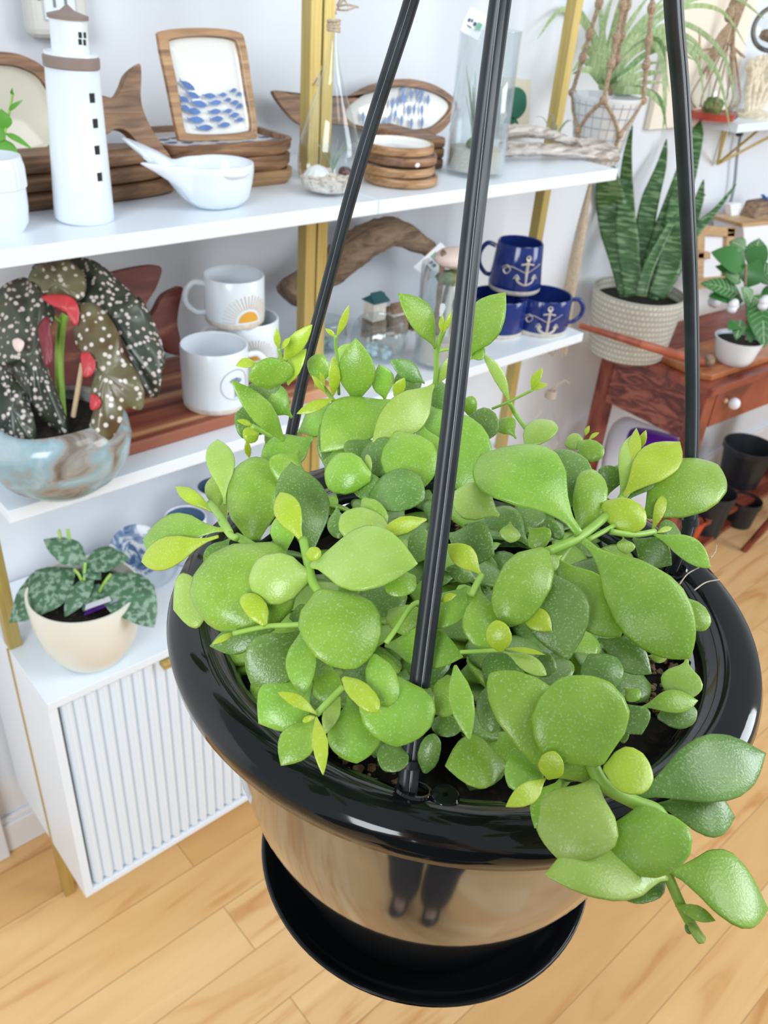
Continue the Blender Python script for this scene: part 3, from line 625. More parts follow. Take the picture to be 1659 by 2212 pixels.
# cactus card on the wall side
n0 = Vector((0, -cos(R(8)), sin(R(8)))); p0 = onY(1110, 300, 1.325)
P = [onPl(u, v, p0, n0) for u, v in [(1088, 166), (1146, 172), (1139, 304), (1080, 300)]]; P[3].z = P[2].z = TS+0.001
t = Thing('cactus_card', 'pale card with a dark green cactus painting leaning on the wall', 'picture', P[3])
bd = t.part('card', MB().prism(P, -n0*0.004), M['enamelcream'], smooth=False)
def oncard(u, v): return onPl(u, v, p0, n0)
for px in [[(1093, 205), (1098, 193), (1112, 188), (1126, 192), (1136, 206), (1136, 232), (1128, 248), (1114, 258), (1098, 252), (1092, 232)], [(1090, 258), (1104, 252), (1118, 262), (1120, 285), (1112, 297), (1088, 297)]]:
    t.part('cactus_paint', MB().prism([q+n0*0.0003 for q in smoothpts([oncard(u, v) for u, v in px], 4, True)], n0*0.0006), mat('cactus_green', (0.02, 0.14, 0.09), 0.6), bd, smooth=False, label='dark green painted cactus')

# ------------------------------------------------------------------ driftwood on the shelf end
def log(mb, P, rad, n=12, seed=0):
    r2 = random.Random(seed); P = smoothpts(P, 6); m_ = len(P); i0 = len(mb.v)
    mb.tube(P, rad, n, 0.8)
    for i in range(i0, len(mb.v)): mb.v[i] += Vector((r2.uniform(-1, 1), r2.uniform(-1, 1), r2.uniform(-1, 1)))*0.0018
    return mb
mb = MB()
q = lambda u, v, Y: onY(u, v, Y)
log(mb, [q(1078, 350, 1.14), q(1130, 348, 1.12), q(1200, 352, 1.10), q(1270, 358, 1.08), q(1330, 366, 1.05)], lambda s: 0.017*(1-.5*s)+0.001, 12, 1)
log(mb, [q(1082, 312, 1.16), q(1130, 310, 1.15), q(1175, 315, 1.13), q(1230, 332, 1.11), q(1290, 345, 1.09)], lambda s: 0.015*(1-.55*s)+0.002, 12, 2)
log(mb, [q(1240, 345, 1.10), q(1280, 338, 1.09), q(1325, 352, 1.07)], lambda s: 0.018*(1-.6*s)+0.002, 12, 3)
dm = min(v.z for v in mb.v); 
for v_ in mb.v: v_.z += TS-dm-0.001
one('driftwood', 'grey forked driftwood lying along the right end of the top shelf', 'driftwood', mb, M['drift'])
q0 = onY(1195, 305, 1.13); t = Thing('air_plant', 'spiky grey-green air plant perched on the grey driftwood', 'plant', q0)
for i in range(13):
    a = rnd.uniform(0, 6.28); L = rnd.uniform(.03, .065); up = rnd.uniform(.3, 1.1)
    p1 = q0+Vector((cos(a)*L*.5, sin(a)*L*.3, L*up*.7)); p2 = q0+Vector((cos(a)*L, sin(a)*L*.5, L*up*.8))
    t.part('leaf', MB().tube(smoothpts([q0, p1, p2], 4), lambda s: 0.0028*(1-.85*s), 6, .5), M['air'])

# ------------------------------------------------------------------ middle shelf
# boards lying flat, striped acacia
BT = MS+0.020
pl = [onZ(268, 985, BT), onZ(640, 915, BT), onZ(660, 800, BT), onZ(268, 830, BT)]
ya = pl[0].y; 
mb = MB().prism([(0.36, 1.045, MS), (0.86, 1.045, MS), (0.86, 1.30, MS), (0.36, 1.30, MS)], (0, 0, 0.020))
one('striped_board', 'striped acacia board lying flat under the white mugs', 'board', mb, M['acacia'], smooth=False, bevel=0.004)
slab('tail_shaped_board', 'dark red-brown tail-shaped cutting board leaning behind the begonia', 'board',
     [(240, 590), (300, 576), (338, 573), (350, 584), (338, 622), (318, 655), (312, 690), (332, 676), (352, 640), (378, 624), (396, 622), (388, 660), (384, 700), (392, 740), (392, 766), (368, 764), (345, 745), (322, 760), (300, 800), (270, 850), (120, 850), (95, 760), (110, 680), (150, 640), (200, 610)], 1.22, R(12), 0.016, M['acaciadark'])

def mug(name, label, c, r, h, m_, inner, hand_ang, hand_m, taper=1.0, footm=None, group=None, hs=1.0):
    t = Thing(name, label, 'mug', c, group); f = 0.004
    b0 = 0.010 if footm else 0
    if footm: t.part('foot', MB().lathe([(r*taper*0.93, 0), (r*taper*0.98, 0.003), (r*taper*0.99, 0.010)], c, 48), footm, label='bare unglazed foot ring')
    t.part('cup', MB().lathe([(r*taper*(0.90 if not footm else .99), b0), (r*taper, b0+0.005), (r*(taper+1)/2, h*0.5), (r, h-0.002), (r-0.0015, h), (r-f, h-0.002)], c, 56, cap=False).lathe([(0.001, b0+0.0004), (r*taper*(0.90 if not footm else .99), b0)], c, 56, cap=False), m_)
    t.part('inside', MB().lathe([(r-f, h-0.0021), (r*taper-f-0.001, b0+0.010), (r*taper*.7, b0+0.006), (0.001, b0+0.006)], c, 48, cap=False), inner)
    d = Vector((cos(hand_ang), sin(hand_ang), 0)); rm = r*(taper+1)/2
    P = [c+d*(rm*0.97)+Vector((0, 0, h*0.83)), c+d*(rm+0.017*hs)+Vector((0, 0, h*0.86)), c+d*(rm+0.030*hs)+Vector((0, 0, h*0.66)), c+d*(rm+0.029*hs)+Vector((0, 0, h*0.42)), c+d*(rm+0.014*hs)+Vector((0, 0, h*0.23)), c+d*(rm*0.98)+Vector((0, 0, h*0.22))]
    t.part('handle', MB().tube(smoothpts(P, 6), 0.0048, 10, .8, up=(-d.y, d.x, 0)), hand_m)
    return t
def oncyl(c, r, a, z): return Vector((c.x+r*cos(a), c.y+r*sin(a), c.z+z))
def stroke(mb, c, r, P, w_, n=6):   # P: (arc offset m, z)
    mb.tube([oncyl(c, r+0.0002, a, z) for a, z in smoothpts2(P, n)], w_, 6, 0.35, up=None)
def smoothpts2(P, n): return [(p.x, p.y) for p in smoothpts([(a, z, 0) for a, z in P], n)]
def facing(c): return atan2(-c.y, -c.x)
def sun_emblem(t, c, r, a0, z0, s):
    mb = MB(); n_ = 21
    for i in range(n_):
        q = pi*i/(n_-1); r0, r1 = 0.0105*s, 0.0205*s+0.0015*(i % 2)
        P = [oncyl(c, r+0.0004, a0+rr_*cos(q)/r, z0+rr_*sin(q)) for rr_ in (r0, (r0+r1)/2, r1)]
        mb.tube(P, 0.00062*s, 5, .4)
    t.part('ray_print', mb, M['rayt'], label='tan sun rays')
    mb = MB(); vs = [oncyl(c, r+0.0007, a0+0.0085*s*f*cos(pi*i/16)/r, z0+0.0085*s*f*sin(pi*i/16)) for f in (0.02, .35, .7, 1) for i in range(17)]
    mb.add(vs, [(j*17+i, j*17+i+1, (j+1)*17+i+1, (j+1)*17+i) for j in range(3) for i in range(16)]); t.part('sun_print', mb, M['sun'], label='yellow half sun')
def tree_emblem(t, c, r, a0, z0, s):
    mb = MB(); mb_r = [oncyl(c, r+0.0004, a0+s*cos(q)/r, z0+s*sin(q)) for q in [2*pi*i/40 for i in range(41)]]
    mb.tube(mb_r, 0.0009, 5, .4)
    def br(x, z, ang, L, k):
        x2, z2 = x+L*cos(ang), z+L*sin(ang); P = [oncyl(c, r+0.0004, a0+xx/r, zz) for xx, zz in ((x, z), ((x+x2)/2, (z+z2)/2), (x2, z2))]
        mb.tube(P, 0.0008+0.0008*k, 5, .4)
        if k > 0:
            for da in (-.5, .05, .5): br(x2, z2, ang+da+rnd.uniform(-.1, .1), L*.62, k-1)
    br(0, z0-s*.75, pi/2, s*.55, 3); br(0, z0-s*.7, -pi/2+.6, s*.2, 0); br(0, z0-s*.7, -pi/2-.6, s*.2, 0)
    t.part('tree_print', mb, M['grey'], label='grey tree of life in a ring')
# lower tree mug, then the sun mug beside it, then the sun mug on top
cz = BT
c = base(468, 896, cz, 0.045); c.z = cz; r = mw(70, c); hmug = topz(c, 470, 742)-cz
t = mug('mug', 'white mug with grey tree print, lower mug beside the begonia', c, r, hmug, M['ceramic'], M['ceramic'], facing(c)+1.45, M['ceramic'], footm=M['bisque'], group='white mugs on the striped board')
tree_emblem(t, c, r*0.995, facing(c)+0.62, hmug*0.50, 0.025)
c1 = c+Vector((0.112, 0.075, 0))
t = mug('mug', 'white mug with a sun print, behind the tree mug under the upper mug', c1, r, hmug, M['ceramic'], M['ceramic'], facing(c1)-1.3, M['ceramic'], footm=M['bisque'], group='white mugs on the striped board')
sun_emblem(t, c1, r*0.995, facing(c1)+0.25, hmug*0.42, 1.7)
c2 = Vector((0, 0, cz+hmug+0.0005)); rr_ = onZ(508, 690, cz+hmug); c2.x, c2.y = rr_.x, rr_.y
c2 = base(508, 716, cz+hmug, r*0.95); c2.z = cz+hmug+0.0003
h2 = topz(c2, 505, 592)-c2.z
t = mug('mug', 'white mug with yellow sun print, stacked on top of the others', c2, mw(64, c2), h2, M['ceramic'], M['ceramic'], facing(c2)-1.35, M['ceramic'], footm=M['bisque'], group='white mugs on the striped board')
sun_emblem(t, c2, mw(64, c2)*0.995, facing(c2)+0.48, h2*0.17, 2.1)

# navy anchor mugs
def anchor(t, c, r, a0, z0, s):
    mb = MB(); S_ = lambda P, w_: mb.tube([oncyl(c, r+0.0003, a0+x*s/r, z0+z*s) for x, z in smoothpts2(P, 5)], w_*s, 6, .4)
    S_([(0, -1), (0, 0), (0, .85)], .16); S_([(-.5, .52), (0, .6), (.5, .52)], .15)
    S_([(.16*cos(q), 1.05+.16*sin(q)) for q in [2*pi*i/8 for i in range(9)]], .10)
    S_([(-.75, -.45), (-.6, -.85), (0, -1.1), (.6, -.85), (.75, -.45)], .19); S_([(-.95, -.6), (-.75, -.28), (-.5, -.6)], .12); S_([(.95, -.6), (.75, -.28), (.5, -.6)], .12)
    S_([(-2.0, .1), (-1.6, .35), (-1.3, .05), (-1.6, -.3), (-1.85, 0), (-1.3, .3), (-.6, .1), (0, -.1), (.6, .2), (1.2, .5)], .09)
    t.part('anchor_print', mb, M['bisque'], label='pale anchor and rope print')
c = base(1160, 725, MS, 0.045); c.z = MS; r = mw(60, c); h = topz(c, 1162, 632)-MS
t = mug('mug', 'navy anchor mug, lower right of the stacked three', c, r, h, M['navy'], M['navy'], facing(c)+1.9, M['navy'], 1.0, M['bisque'], 'navy anchor mugs')
anchor(t, c, r*.995, facing(c)+0.30, h*0.50, 0.0255)
cl = c+Vector((-0.092, 0.045, 0))
mug('mug', 'navy mug, lower left of the stacked three, mostly behind the strap', cl, r, h, M['navy'], M['navy'], facing(cl)-1.6, M['navy'], 1.0, M['bisque'], 'navy anchor mugs')
c = base(1107, 637, MS+h, 0.045); c.z = MS+h+0.0005; r2 = mw(50, c); h2 = topz(c, 1118, 520)-c.z
t = mug('mug', 'navy anchor mug on top of the stacked three', c, r2*0.96, h2, M['navy'], M['navy'], facing(c)-1.7, M['navy'], 1.18, M['bisque'], 'navy anchor mugs')
anchor(t, c, r2*1.06, facing(c)+0.42, h2*0.52, 0.0265)

# brown driftwood arch
mb = MB(); Yd = 1.27
log(mb, [onY(u, v, Yd) for u, v in [(622, 640), (655, 612), (700, 590), (748, 552), (800, 515), (850, 500), (900, 522), (950, 552)]], lambda s: 0.032 if s < .12 else (0.030+.010*sin(pi*(s-.12)/.7) if s < .82 else 0.030-(s-.82)*.09), 14, 5)
one('driftwood', 'brown arched driftwood leaning behind the gold post on the middle shelf', 'driftwood', mb, M['driftbrown'], smooth='full')
# little houses
for (u, v, w_, h_, rm, lab) in [(808, 672, 44, 34, M['cactus'] if 'cactus' in M else mat('teal_roof', (0.02, 0.10, 0.11), 0.7), 'tiny white wooden cottage with dark teal roof behind the glass bowl'), (852, 690, 50, 30, M['driftbrown'], 'tiny low wooden cottage with brown roof behind the glass bowl'), (890, 690, 30, 34, M['redglass'], 'tiny wooden cottage with red roof next to the mossy jar')]:
    p = onY(u, v, 1.22); p.z = MS+0.04; W_ = mw(w_, p)/2; H_ = mw(h_, p)
    t = Thing('cottage_ornament', lab, 'ornament', (p.x, p.y, MS))
    t.part('stand', MB().box((p.x-W_*.9, 1.20, MS), (p.x+W_*.9, 1.235, p.z)), M['driftbrown'], smooth=False)
    zz = topz((p.x, 1.20), u, v-h_*.55)
    t.part('walls', MB().box((p.x-W_*.8, 1.203, p.z), (p.x+W_*.8, 1.233, zz)), M['bisque'], smooth=False)
    t.part('roof', MB().prism([(p.x-W_, 1.198, zz), (p.x+W_, 1.198, zz), (p.x+W_*.6, 1.216, zz+H_*.45), (p.x-W_*.8, 1.216, zz+H_*.45)], (0, 0.0, 0.004)).prism([(p.x-W_, 1.198, zz), (p.x-W_, 1.238, zz), (p.x-W_*.8, 1.216, zz+H_*.45)], (2*W_*.9, 0, 0)), rm, smooth=False)
# glass bowls
for (u, v, rpx, hv, lab) in [(815, 790, 62, 690, 'clear round glass bowl in front of the tiny cottages'), (758, 785, 42, 700, 'small clear glass bowl left of the round glass bowl')]:
    c = base(u, v, MS, 0.04); c.z = MS; r = mw(rpx, c); h = topz(c, u, hv)-MS
    if u == 758: c = c+Vector((-0.02, 0.05, 0))
    t = Thing('glass_bowl', lab, 'bowl', c)
    t.part('glass', MB().lathe([(r*.5, 0), (r*.85, h*.15), (r, h*.45), (r*.92, h*.8), (r*.74, h), (r*.70, h), (r*.87, h*.8), (r*.95, h*.45), (r*.8, h*.17), (0.001, h*.05)], c, 48, cap=False, fr=lambda a, r_, z: (r_*(1+0.02*sin(a*14)), z)), M['glass'], smooth='full')
    mb = MB()
    for i in range(14): a = rnd.uniform(0, 6.28); mb.ball(c+Vector((r*.5*cos(a)*rnd.random(), r*.5*sin(a), 0.012+0.006*rnd.random())), 0.007, 10, 7)
    t.part('glass_gems', mb, mat('pale_blue_glass', (0.55, 0.75, 0.82), 0.05, Alpha=0.75), kind='stuff', label='pale blue glass gems')
# mossy jar with tag
c = base(945, 800, MS, 0.04); c.z = MS; r = mw(56, c); h = topz(c, 950, 570)-MS
t = Thing('mossy_jar', 'clear glass jar with sand and driftwood and moss, capped in pink, behind the front strap', 'jar', c)
t.part('glass', MB().lathe([(r*.9, 0), (r, 0.005), (r, h), (r*.96, h), (r*.95, 0.008), (0.001, 0.008)], c, 40, cap=False), M['glass'], smooth='full')
t.part('sand', MB().lathe([(r*.92, 0.009), (r*.92, h*.30), (0.001, h*.32)], c, 30), M['sand'])
mb = MB(); log(mb, [c+Vector((-.015, 0, h*.3)), c+Vector((-.018, 0, h*.6)), c+Vector((-.02, 0, h*1.15))], 0.006, 8, 9); log(mb, [c+Vector((.008, .01, h*.3)), c+Vector((.006, .01, h*.6)), c+Vector((.01, .0, h*.95))], 0.004, 8, 10)
t.part('twigs', mb, M['driftbrown'])
t.part('white_twig', MB().tube([c+Vector((-.002, -.012, h*.3)), c+Vector((0, -.012, h*.82))], 0.005, 8), M['enamel'], label='pale straight twig')
t.part('moss', MB().ball(c+Vector((.005, -.005, h*.88)), r*.62, 18, 10, (1, .9, .38), .12), M['moss'])
t.part('pink_stone', MB().ball(c+Vector((.012, 0, h*1.06)), r*.85, 18, 10, (1.0, .8, .42), .03), M['pink'], label='pale pink stone cap')
dd = depth(c)-0.04
card('price_tag', 'white printed tag propped on the mossy jar', 'tag', [(952, 523), (988, 560), (925, 605), (893, 577)], [dd, dd+.01, dd, dd-.01], M['paper'],
     [('emblem', M['inkgreen'], .15, .28, .5, .48), ('lettering', M['ink'], .3, .52, .42, .62), ('lettering', M['ink'], .46, .52, .6, .62), ('lettering', M['ink'], .3, .7, .62, .75)])

# ------------------------------------------------------------------ begonia
c = base(142, 1074, MS, 0.040); c.z = MS
t = Thing('potted_begonia', 'spotted dark-leaved begonia in a blue and brown glazed round pot', 'potted plant', c)
rp = mw(152, c); hp = topz(c, 150, 870)-MS
M['raku'] = noisy('blue_brown_glaze', [(0.30, (0.17, 0.13, 0.10)), (0.44, (0.34, 0.33, 0.31)), (0.54, (0.26, 0.40, 0.46)), (0.75, (0.46, 0.56, 0.60))], 0.15, (1, 1, 1.3), 20, 5, 0.1, 1.0)
ph = hp*0.92
t.part('pot', MB().lathe([(rp*.36, 0), (rp*.55, ph*.02), (rp*.80, ph*.2), (rp*.95, ph*.42), (rp*1.0, ph*.66), (rp*.97, ph*.86), (rp*.86, ph*.98), (rp*.78, ph), (rp*.72, ph*.97), (rp*.70, ph*.85)], c, 56, cap=False, fr=lambda a, r, z: (r, z+0.003*sin(3*a)*(z/ph)**4)), M['raku'])
t.part('soil', MB().lathe([(0.001, ph*.87), (rp*.74, ph*.86)], c, 30, cap=False), M['soil'])
DB = depth(c+Vector((0, 0, hp)))
def bleaf(px, d, m_, name='leaf', bulge=0.02, lab=None, tilt=0.0, fold=None):
    """broad drooping leaf: outline on its own tilted surface, domed, with thickness"""
    n_ = len(px); cu = sum(p[0] for p in px)/n_; cv = sum(p[1] for p in px)/n_
    P = smoothpts([(p[0], p[1], 0) for p in px], 4, True); k = len(P); mb = MB(); R_ = 6; vs = []
    for j in range(R_+1):
        f = 1-j/R_*0.97
        for i in range(k):
            u = cu+(P[i].x-cu)*f; v = cv+(P[i].y-cv)*f; aa = 2*pi*i/k; rip = 0.22*sin(aa*7+1)*f*f+0.16*abs(sin(aa*4.5))*f
            vs.append(at(u, v, d+tilt*(v-cv)/400-bulge*(0.75*(1-f*f)+rip)))
    mb.add(vs, [(j*k+i, j*k+(i+1) % k, (j+1)*k+(i+1) % k, (j+1)*k+i) for j in range(R_) for i in range(k)]+[tuple(range(R_*k, R_*k+k))])
    return t.part(name, mb, m_, solid=0.0014, smooth='full', label=lab)
bleaf([(70, 575), (120, 558), (175, 556), (215, 570), (262, 612), (300, 650), (330, 705), (350, 770), (346, 835), (338, 858), (318, 850), (300, 800), (268, 740), (240, 690), (190, 660), (140, 640), (90, 610)], DB+0.02, M['begonia'], bulge=0.03)
bleaf([(0, 625), (30, 605), (62, 602), (100, 640), (118, 670), (112, 700), (95, 740), (104, 800), (128, 860), (152, 935), (132, 940), (90, 905), (60, 860), (20, 800), (-30, 790), (-40, 690)], DB-0.01, M['begonia'], bulge=0.03)
bleaf([(-40, 800), (0, 790), (35, 820), (62, 870), (78, 930), (66, 960), (20, 955), (-30, 930)], DB-0.03, M['begonia'], bulge=0.02)
bleaf([(168, 662), (200, 655), (232, 680), (256, 720), (268, 765), (296, 806), (312, 850), (305, 885), (270, 880), (262, 912), (240, 948), (212, 952), (192, 925), (205, 890), (196, 850), (206, 800), (188, 770), (164, 742), (160, 700)], DB-0.02, M['begoniaolive'], bulge=0.02, lab='olive spotted leaf hanging in front')
bleaf([(60, 610), (72, 580), (100, 565), (140, 562), (170, 580), (186, 612), (178, 645), (150, 650), (118, 640), (90, 640), (70, 630)], DB-0.01, M['begoniaolive'], bulge=0.02, lab='olive spotted leaf curling at the top')
bleaf([(298, 640), (330, 690), (352, 750), (356, 790), (338, 800), (318, 760), (296, 700)], DB+0.03, M['begonia'], bulge=0.01)
for px, m_, dd in [([(90, 640), (130, 636), (158, 645), (171, 670), (168, 700), (158, 702), (150, 680), (130, 668), (105, 655)], M['beggarnet'], -.03), ([(82, 715), (92, 690), (104, 686), (110, 720), (114, 760), (112, 785), (98, 792), (92, 760)], M['begwine'], -.035),
               ([(175, 765), (192, 762), (206, 785), (200, 808), (182, 815), (178, 795)], M['beggarnet'], -.04), ([(196, 852), (210, 856), (218, 868), (212, 882), (196, 884)], M['beggarnet'], -.04), ([(28, 735), (40, 731), (52, 740), (48, 755), (40, 761), (30, 750)], M['pink'], -.05)]:
    bleaf(px, DB+dd, m_, 'leaf_underside', 0.004, 'red curled underside of a leaf')
s_ = t.part('stem', MB().tube(smoothpts([at(u, v, DB+.01) for u, v in [(134, 900), (130, 840), (128, 770), (134, 700), (142, 680)]], 5), 0.0058, 8).tube([at(134, 700, DB+.01), at(120, 690, DB), at(105, 670, DB)], .003, 6), M['stem'])
t.part('wooden_pick', MB().tube([at(178, 785, DB-.03), at(158, 900, DB)], 0.0032, 6), M['pick'], label='pale wooden plant pick')

# ------------------------------------------------------------------ on the cabinet
c = base(208, 1452, CT, 0.048); c.z = CT
t = Thing('potted_scindapsus', 'silvery-green leafy plant in a round cream bowl on the cabinet', 'potted plant', c)
r = mw(116, c+Vector((0, 0, .07))); h = topz(c-Vector((c.x, c.y, 0)).normalized()*r, 185, 1347)-CT
t.part('bowl', MB().lathe([(r*.42, 0), (r*.60, h*.03), (r*.82, h*.25), (r*.96, h*.6), (r*1.0, h*.93), (r*.99, h), (r*.95, h), (r*.93, h*.85)], c, 56, cap=False), M['cream'])
t.part('soil', MB().lathe([(0.001, h*.82), (r*.95, h*.80)], c, 30, cap=False), M['soil'])
DS = depth(c+Vector((0, 0, h)))
pc = at(222, 1312, DS-.02)
t.part('plant_label', MB().prism([at(182, 1330, DS-.03), at(256, 1300, DS-.03), at(250, 1296, DS), at(190, 1306, DS)], (0, 0, 0.001)), M['purple'], smooth=False, label='purple and white plant label')
t.part('plant_label', MB().prism([at(184, 1318, DS-.032), at(240, 1298, DS-.032), at(236, 1290, DS-.02), at(186, 1308, DS-.02)], (0, 0, 0.002)), M['bag'], smooth=False, label='white edge of the plant label')
for (bu, bv, tu, tv, w_, d1, sh) in [(160, 1230, 20, 1345, 100, -.02, 'ovat'), (185, 1215, 94, 1165, 62, 0, 'ovat'), (182, 1215, 280, 1205, 66, .02, 'ovat'), (240, 1240, 333, 1355, 105, -.02, 'ovat'), (205, 1240, 140, 1332, 44, -.03, 'lanc'), (190, 1300, 262, 1285, 60, -.01, 'ovat'), (180, 1222, 218, 1252, 36, 0, 'ovat'), (130, 1245, 60, 1300, 60, .02, 'ovat'), (215, 1262, 180, 1320, 50, -.02, 'ovat')]:
    t.part('leaf', leafmb(MB(), at(bu, bv, DS+.01), at(tu, tv, DS+d1), mw(w_, c), -ray(bu, bv)*.5+Vector((0, 0, 1)), 0.10, 0.03, -0.12, sh, 16, 12, wave=.05), M['scind'])
mb = MB()
for P in [[(185, 1310), (182, 1260), (184, 1215)], [(190, 1310), (175, 1250), (160, 1230)], [(200, 1310), (225, 1260), (240, 1240)], [(130, 1163), (128, 1148), (126, 1145)], [(150, 1165), (146, 1142)]]:
    mb.tube(smoothpts([at(u, v, DS) for u, v in P], 4), 0.0025, 6)
t.part('stem', mb, M['stem'])
# blue cups
for (u, v, rp_, lab) in [(452, 1036, 42, 'pale cup with blue-grey inside under the middle shelf, right one'), (400, 1115, 45, 'pale cup with blue-grey inside, nearer one beside the foliage')]:
    p = onZ(u, v, -0.905); r = mw(rp_, p); c = Vector((p.x, min(p.y, WY-0.03-r), CT))
    t = Thing('cup', lab, 'cup', c, 'pale cups with blue insides'); h = 0.095
    t.part('cup_body', MB().lathe([(r*.8, 0), (r*.9, .005), (r, h-.002), (r*.97, h), (r*.93, h-.003)], c, 48, cap=False), M['bag'])
    t.part('inside', MB().lathe([(r*.93, h-.0031), (r*.8, .012), (0.001, .010)], c, 48, cap=False), M['greyblue'], label='blue-grey glazed inside')
# blue and white floral dish
M['floral'] = noisy('blue_floral', [(0.42, (0.70, 0.74, 0.80)), (0.5, (0.22, 0.32, 0.50)), (0.62, (0.05, 0.11, 0.26))], 0.25, ns=30, dist=2.5)
c = onZ(296, 1190, CT+0.06)
t = Thing('floral_dish', 'blue and white floral dish standing behind the silvery plant', 'dish', (c.x, c.y, CT))
i0 = MB(); rr_ = mw(58, c); i0.lathe([(0.001, -.010), (rr_*.6, -.008), (rr_*.95, .004), (rr_, .006), (rr_*.93, .006), (rr_*.6, -.002), (.001, -.004)], (0, 0, 0), 48, cap=False)
nn = ((-c).normalized()*.8+Vector((-.1, 0, .25))).normalized(); i0.xf(Matrix.Translation(c) @ nn.to_track_quat('Z', 'Y').to_matrix().to_4x4())
t.part('dish', i0, M['floral'])
c = onZ(312, 1240, CT+.005); c.z = CT
t = Thing('glass_saucer', 'clear glass saucer beside the floral dish on the cabinet', 'dish', c)
t.part('glass', MB().lathe([(.03, 0), (.045, .002), (.062, .014), (.064, .014), (.046, .004), (.001, .003)], c, 40, cap=False), M['glass'], smooth='full')
# glass bottle with raffia, right end of the cabinet
c = onZ(1165, 975, CT+.0); c.y = min(c.y, 1.25); c.z = CT
t = Thing('glass_bottle', 'small teardrop glass bottle with raffia under the navy mugs', 'bottle', c); h = .17
t.part('glass', MB().lathe([(.02, 0), (.040, .012), (.042, .04), (.030, .08), (.012, .115), (.010, h)], c, 40, cap=False), M['glass'], smooth='full')
mb = MB()
for k in range(5): mb.torus(c+Vector((0, 0, h-.02+.004*k)), .012, .0018, n=16, m=5)
for a in (0.3, 1.4, 2.6): mb.tube(smoothpts([c+Vector((0, 0, h-.01)), c+Vector((.03*cos(a), -.01, h+.02)), c+Vector((.06*cos(a), -.01, h+.012*a))], 4), .001, 5)
t.part('raffia_tie', mb, M['juteL'])
# ------------------------------------------------------------------ mahogany table at the right
M['mahogstick'] = wood('red_stick_wood', (0.24, 0.05, 0.025), (0.36, 0.085, 0.045), (0.45, 0.13, 0.07), (3, 14, 4), 0.35, 0.05)
TT = -0.86; k_ = TT/-0.9
A_ = Vector((2.040*k_, 1.322*k_, TT)); B_ = Vector((2.085*k_, 0.943*k_, TT)); Cc = Vector((2.363*k_, 0.928*k_, TT))
ex = Vector((cos(R(-4)), sin(R(-4)), 0)); ey = Vector((-ex.y, ex.x, 0))      # along the front, towards the wall
TW, TD = 1.30, 0.37
t = Thing('side_table', 'mahogany red table with carved side panel beside the shelving', 'table', (B_.x+.4, B_.y+.18, FZ))
def tp(x, y, z): return B_+ex*x+ey*y+Vector((0, 0, z-TT))
def tbox(x0, y0, z0, x1, y1, z1, mb=None): mb = mb or MB(); return mb.prism([tp(x0, y0, z0), tp(x1, y0, z0), tp(x1, y1, z0), tp(x0, y1, z0)], (0, 0, z1-z0))
t.part('table_top', tbox(0, 0, TT-.022, TW, TD, TT), M['mahog'], smooth=False, bevel=.003)
M['carved'] = noisy('carved_mahogany', [(0.38, (0.10, 0.020, 0.016)), (0.50, (0.20, 0.045, 0.030)), (0.62, (0.34, 0.10, 0.065))], 0.3, (5, 5, 14), 2.0, 2, 0.3, 2.2)
t.part('side_panel', tbox(.012, .05, TT-.17, .026, TD-.045, TT-.022), M['carved'], smooth=False, label='carved wavy side panel')
t.part('apron', tbox(.06, .014, TT-.13, TW-.06, .03, TT-.022), M['mahog'], smooth=False, bevel=.002)
t.part('shelf_board', tbox(.03, .20, FZ+.082, TW-.03, TD-.03, FZ+.10), M['mahog'], smooth=False, bevel=.002, label='lower orange-red shelf')
for (x, y, dx, dy) in [(.008, .012, -.0, -.0), (.008, TD-.05, 0, 0), (TW-.05, .012, 0, 0), (TW-.05, TD-.05, 0, 0)]:
    q = MB().prism([tp(x, y, FZ), tp(x+.045, y, FZ), tp(x+.045, y+.045, FZ), tp(x, y+.045, FZ)], Vector((0, 0, TT-.022-FZ)))
    t.part('leg', q, M['mahog'], smooth=False, bevel=.003)
# raised rail along the side with end knob
pa, pb = onX(1250, 703, tp(-.012, TD-.02, TT).x), None
pa = tp(-.010, TD-.02, TT+.045); pb = tp(-.010, .035, TT+.045)
ke = onZ(1522, 790, TT+.02)
st_ = Thing('wooden_stick', 'thin red-brown stick across the front of the textured pot with a knobbed end', 'stick', ke)
st_.part('shaft', MB().tube([at(1252, 703, 2.10), at(1380, 742, 2.06), at(1515, 782, depth(ke))], lambda s: .007+.006*s, 10), M['mahogstick'])
st_.part('knob', MB().ball(ke+Vector((.01, 0, .012)), .018, 14, 10), M['driftbrown'], label='dark rounded end knob')
# wooden board under the white mug
pl = [tp(.045, .035, TT), tp(.62, .035, TT), tp(.62, .20, TT), tp(.03, .20, TT), tp(.025, .06, TT)]
one('wooden_tray', 'orange-brown wooden board on the red table under the white mug plant', 'board', MB().prism(pl, (0, 0, .018)), M['pineor'] if 'pineor' in M else wood('orange_wood', (0.26, 0.08, 0.025), (0.42, 0.14, 0.05), (0.55, 0.22, 0.09), (3, 14, 4), .3), smooth=False, bevel=.004)

